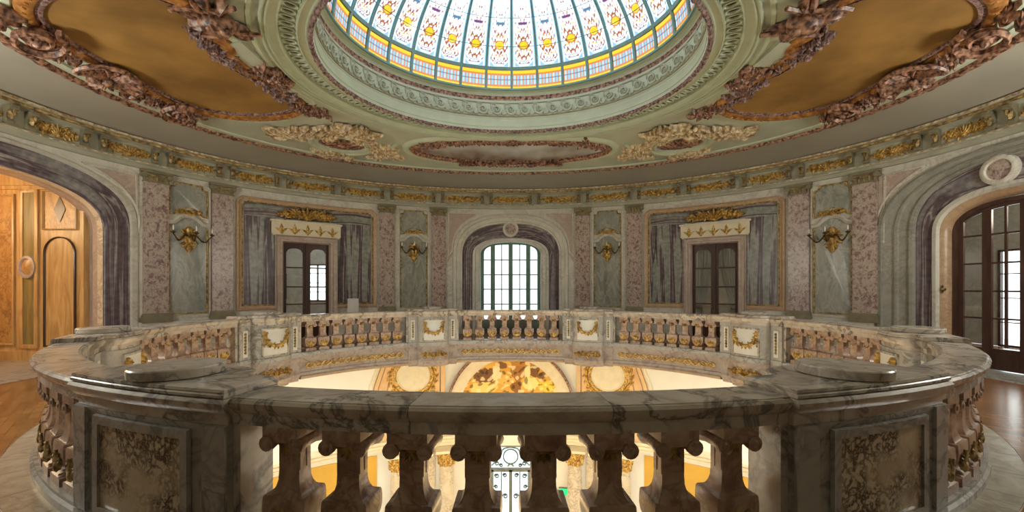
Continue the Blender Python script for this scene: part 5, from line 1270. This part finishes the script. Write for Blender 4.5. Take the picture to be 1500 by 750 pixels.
# flanking strips, cartouches and big archivolt bands
ME_WR = stand((lambda m: ([m.leaf(0.60 * math.cos(a), 0.56 * math.sin(a), a + 1.2, 0.26, 0.075, 0.09, 0.8) for a in [2 * PI * k / 26 for k in range(26)]], [m.leaf(0.62 * math.cos(a), 0.56 * math.sin(a), a - 0.8, 0.24, 0.06, 0.09, -0.8) for a in [2 * PI * (k + .5) / 20 for k in range(20)]], [m.spiral(s * 0.62, -0.62, 0.24, 1.6, PI / 2, s, 0.045, 0.07, 26) for s in (-1, 1)], [m.spiral(s * 0.5, 0.6, 0.16, 1.4, -PI / 2, s, 0.04, 0.07, 22) for s in (-1, 1)], [m.leaf(s * .3, -.8, -PI / 2 + s * k * .4, .5, .1, .09, s * .6) for s in (-1, 1) for k in range(4)], m)[-1])(MB())).mesh('gilt_wreath', M_GILT, 60)
for sg in (-1, 1):
    for a, b in ((2.42, 2.55), (2.60, 2.78)):
        m = MB(); u0, u1 = sorted((sg * a, sg * b)); WALL.sweep(m, u0, u1, [(0, -3.9), (0.10, -3.9), (0.10, -0.56), (0, -0.56)], 2, closed=True); m.build('strip_moulding', M_APRI, wl)
    O = WALL.P(sg * 3.52, -1.46, 0); T = empty('plaster_cartouche', O, WALL.rz(sg * 3.52), label=f"round cream cartouche in a gilded wreath, low in the well {'left' if sg < 0 else 'right'} of the golden mural", cat='cartouche', group='gilded cartouches beside the mural')
    m = MB(); m.grid([[(r * math.cos(q), h, r * 0.94 * math.sin(q)) for q in [2 * PI * k / 40 for k in range(40)]] for r, h in ((0.70, 0.0), (0.68, 0.10), (0.62, 0.13), (0.56, 0.10), (0.52, 0.07), (0.3, 0.10), (0.0, 0.11))], cu=True); m.build('disc', M_CREAMP, T)
    m = MB(); m.grid([[(r * math.cos(q), h, r * 0.94 * math.sin(q)) for q in [2 * PI * k / 40 for k in range(40)]] for r, h in ((0.71, 0.10), (0.69, 0.15), (0.61, 0.15), (0.57, 0.10))], cu=True); m.build('ring', M_GILT, T)
    put('gilt_wreath', ME_WR, T, (0, 0.05, 0), 0, (1.22, 1.2, 1.2))
    for w0, w1, d, mt in ((4.45, 4.62, 0.10, M_APRI), (4.66, 4.95, 0.06, M_APRI), (5.0, 5.12, 0.12, M_APRI), (5.16, 5.3, 0.05, M_CREAMP)):
        m = MB(); rows = [[], [], [], []]
        for i in range(13):
            z = -3.8 + 3.25 * i / 12; k = math.sqrt(max(0, 1 - ((z + 3.8) / 6.2) ** 2))
            for row, w, dd in zip(rows, (w0, w0, w1, w1), (0, d, d, 0)): row.append(WALL.P(sg * w * k, z, dd))
        m.grid(rows); m.build('archivolt_band', mt, wl)
    # cornice, columns and mustard panel
    m = MB(); u0, u1 = sorted((sg * 0.95, sg * 9.5)); WALL.sweep(m, u0, u1, [(0, -4.02), (0.10, -4.02), (0.10, -3.92), (0.16, -3.88), (0.16, -3.80), (0.24, -3.72), (0.24, -3.64), (0.0, -3.60)], 40); m.build('cornice', M_CREAMP, wl)
    for u in (2.35, 4.05):
        u *= sg; e = empty('column', WALL.P(u, Z0, 0.22), WALL.rz(u), label=f"cream veined marble column with gilded capital in the lower hall, {'inner' if abs(u) < 3 else 'outer'} one {'left' if sg < 0 else 'right'} of the lower entrance", cat='column', group='gilded columns of the lower hall')
        m = MB(); m.lathe([(0.30, 0.45), (0.30, 0.5), (0.28, 0.55), (0.27, 1.6), (0.245, 2.95), (0.26, 2.98)], 20); m.build('shaft', M_LCOL, e)
        m = MB(); m.box(-.4, .4, -.2, .36, 0, .3); m.lathe([(0.38, 0.3), (0.38, 0.36), (0.33, 0.40), (0.34, 0.45), (0.3, 0.46)], 20); m.build('base', M_LCOL, e)
        m = MB(); m.lathe([(0.25, 2.96), (0.26, 3.1), (0.30, 3.3), (0.36, 3.48)], 16)
        for r0, z0, n in ((0.26, 2.98, 9), (0.28, 3.16, 9)):
            for k in range(n):
                q = 2 * PI * (k + (z0 > 3) * .5) / n; L = MB(); L.leaf(0, 0, PI / 2, 0.24, 0.085, 0.07, 0)
                for f in L.f: m.f.append(tuple(i + len(m.v) for i in f))
                m.v += [(math.cos(q) * (r0 + z) - math.sin(q) * x, math.sin(q) * (r0 + z) + math.cos(q) * x, z0 + y) for x, y, z in L.v]
        for sa in (-1, 1):
            for sb in (-1, 1): m.blob((sa * .28, sb * .28, 3.42), (.07, .07, .07), 8, 5)
        m.build('capital', M_GILT, e)
        m = MB(); m.box(-.38, .38, -.2, .38, 3.48, 3.57); m.build('abacus', M_CREAMP, e)
    for a, b in ((4.75, 9.2), (2.75, 3.65)):
        m = MB(); u0, u1 = sorted((sg * a, sg * b)); WALL.sweep(m, u0, u1, [(0, -7.2), (0.03, -7.2), (0.03, -4.12), (0, -4.12)], 14, caps=True); m.build('wall_panel', M_MUST if a > 4 else M_LCOL, wl)
# lower entrance with wrought iron
D4 = empty('door_4', WALL.P(0, Z0, -0.15), kind='structure'); O = WALL.P(0, Z0, -0.15)
L4 = lambda x, y, z: (x, y, z - Z0)
m = MB()
for q in ((-0.80, -0.72, Z0, -4.15), (0.72, 0.80, Z0, -4.15), (-0.80, 0.80, -4.25, -4.15), (-0.80, 0.80, -5.17, -5.05), (-0.06, 0.06, Z0, -5.1), (-0.72, -0.64, Z0, -5.1), (0.64, 0.72, Z0, -5.1)): m.box(q[0], q[1], -0.05, 0.05, q[2], q[3], L4)
m.build('frame', M_GREYMET, D4)
m = MB(); S4 = lambda p: [L4(*q) for q in p]
m.tube(S4([(0.27 * math.cos(a), 0.0, -4.62 + 0.27 * math.sin(a)) for a in [2 * PI * k / 24 for k in range(25)]]), 0.026, 6)
for sg in (-1, 1):
    m.tube(S4([(sg * 0.70, 0, -4.95), (sg * 0.6, 0, -4.85), (sg * 0.45, 0, -4.55), (sg * 0.25, 0, -4.32), (0, 0, -4.27)]), 0.028, 6)
    for cx, cz_, r in ((0.52, -4.88, 0.09), (0.36, -4.95, 0.07), (0.62, -4.45, 0.07), (0.52, -5.35, 0.09), (0.22, -5.32, 0.08), (0.55, -5.75, 0.07), (0.2, -6.1, 0.1)):
        m.tube(S4([(sg * (cx + r * (1 - .7 * k / 16) * math.cos(k * .55)), 0, cz_ + r * (1 - .7 * k / 16) * math.sin(k * .55)) for k in range(17)]), 0.022, 6)
    m.tube(S4([(sg * 0.35, 0, -5.2), (sg * 0.35, 0, -7.5)]), 0.022, 6)
for k in range(6): a = PI / 2 + (k - 2.5) * 0.5; m.blob(L4(0.1 * math.cos(a), 0, -5.0 + 0.09 * math.sin(a)), 0.035)
m.build('iron_scrollwork', M_IRON, D4)
for x0, x1, z0, z1 in ((-0.72, 0.72, -5.05, -4.25), (-0.64, -0.06, Z0 + .4, -5.17), (0.06, 0.64, Z0 + .4, -5.17)):
    m = MB(); m.grid([[L4(x0, -0.02, z0), L4(x1, -0.02, z0)], [L4(x0, -0.02, z1), L4(x1, -0.02, z1)]]); m.build('pane', M_GLASSW, D4)
m = MB(); m.box(-0.64, 0.64, -0.03, 0.03, Z0, Z0 + .42, L4); m.build('kick_panel', M_GREYMET, D4)
O = WALL.P(1.98, -5.72, 0.12); e = empty('exit_sign', O, WALL.rz(1.95), label='small green lit sign box right of the lower entrance, seen between two near balusters', cat='sign')
m = MB(); m.box(-0.2, 0.2, -0.1, 0.0, -0.12, 0.12); m.build('housing', M_GREYMET, e); m = MB(); m.box(-0.19, 0.19, 0.001, 0.01, -0.11, 0.11); m.build('lit_face', M_EXIT, e)
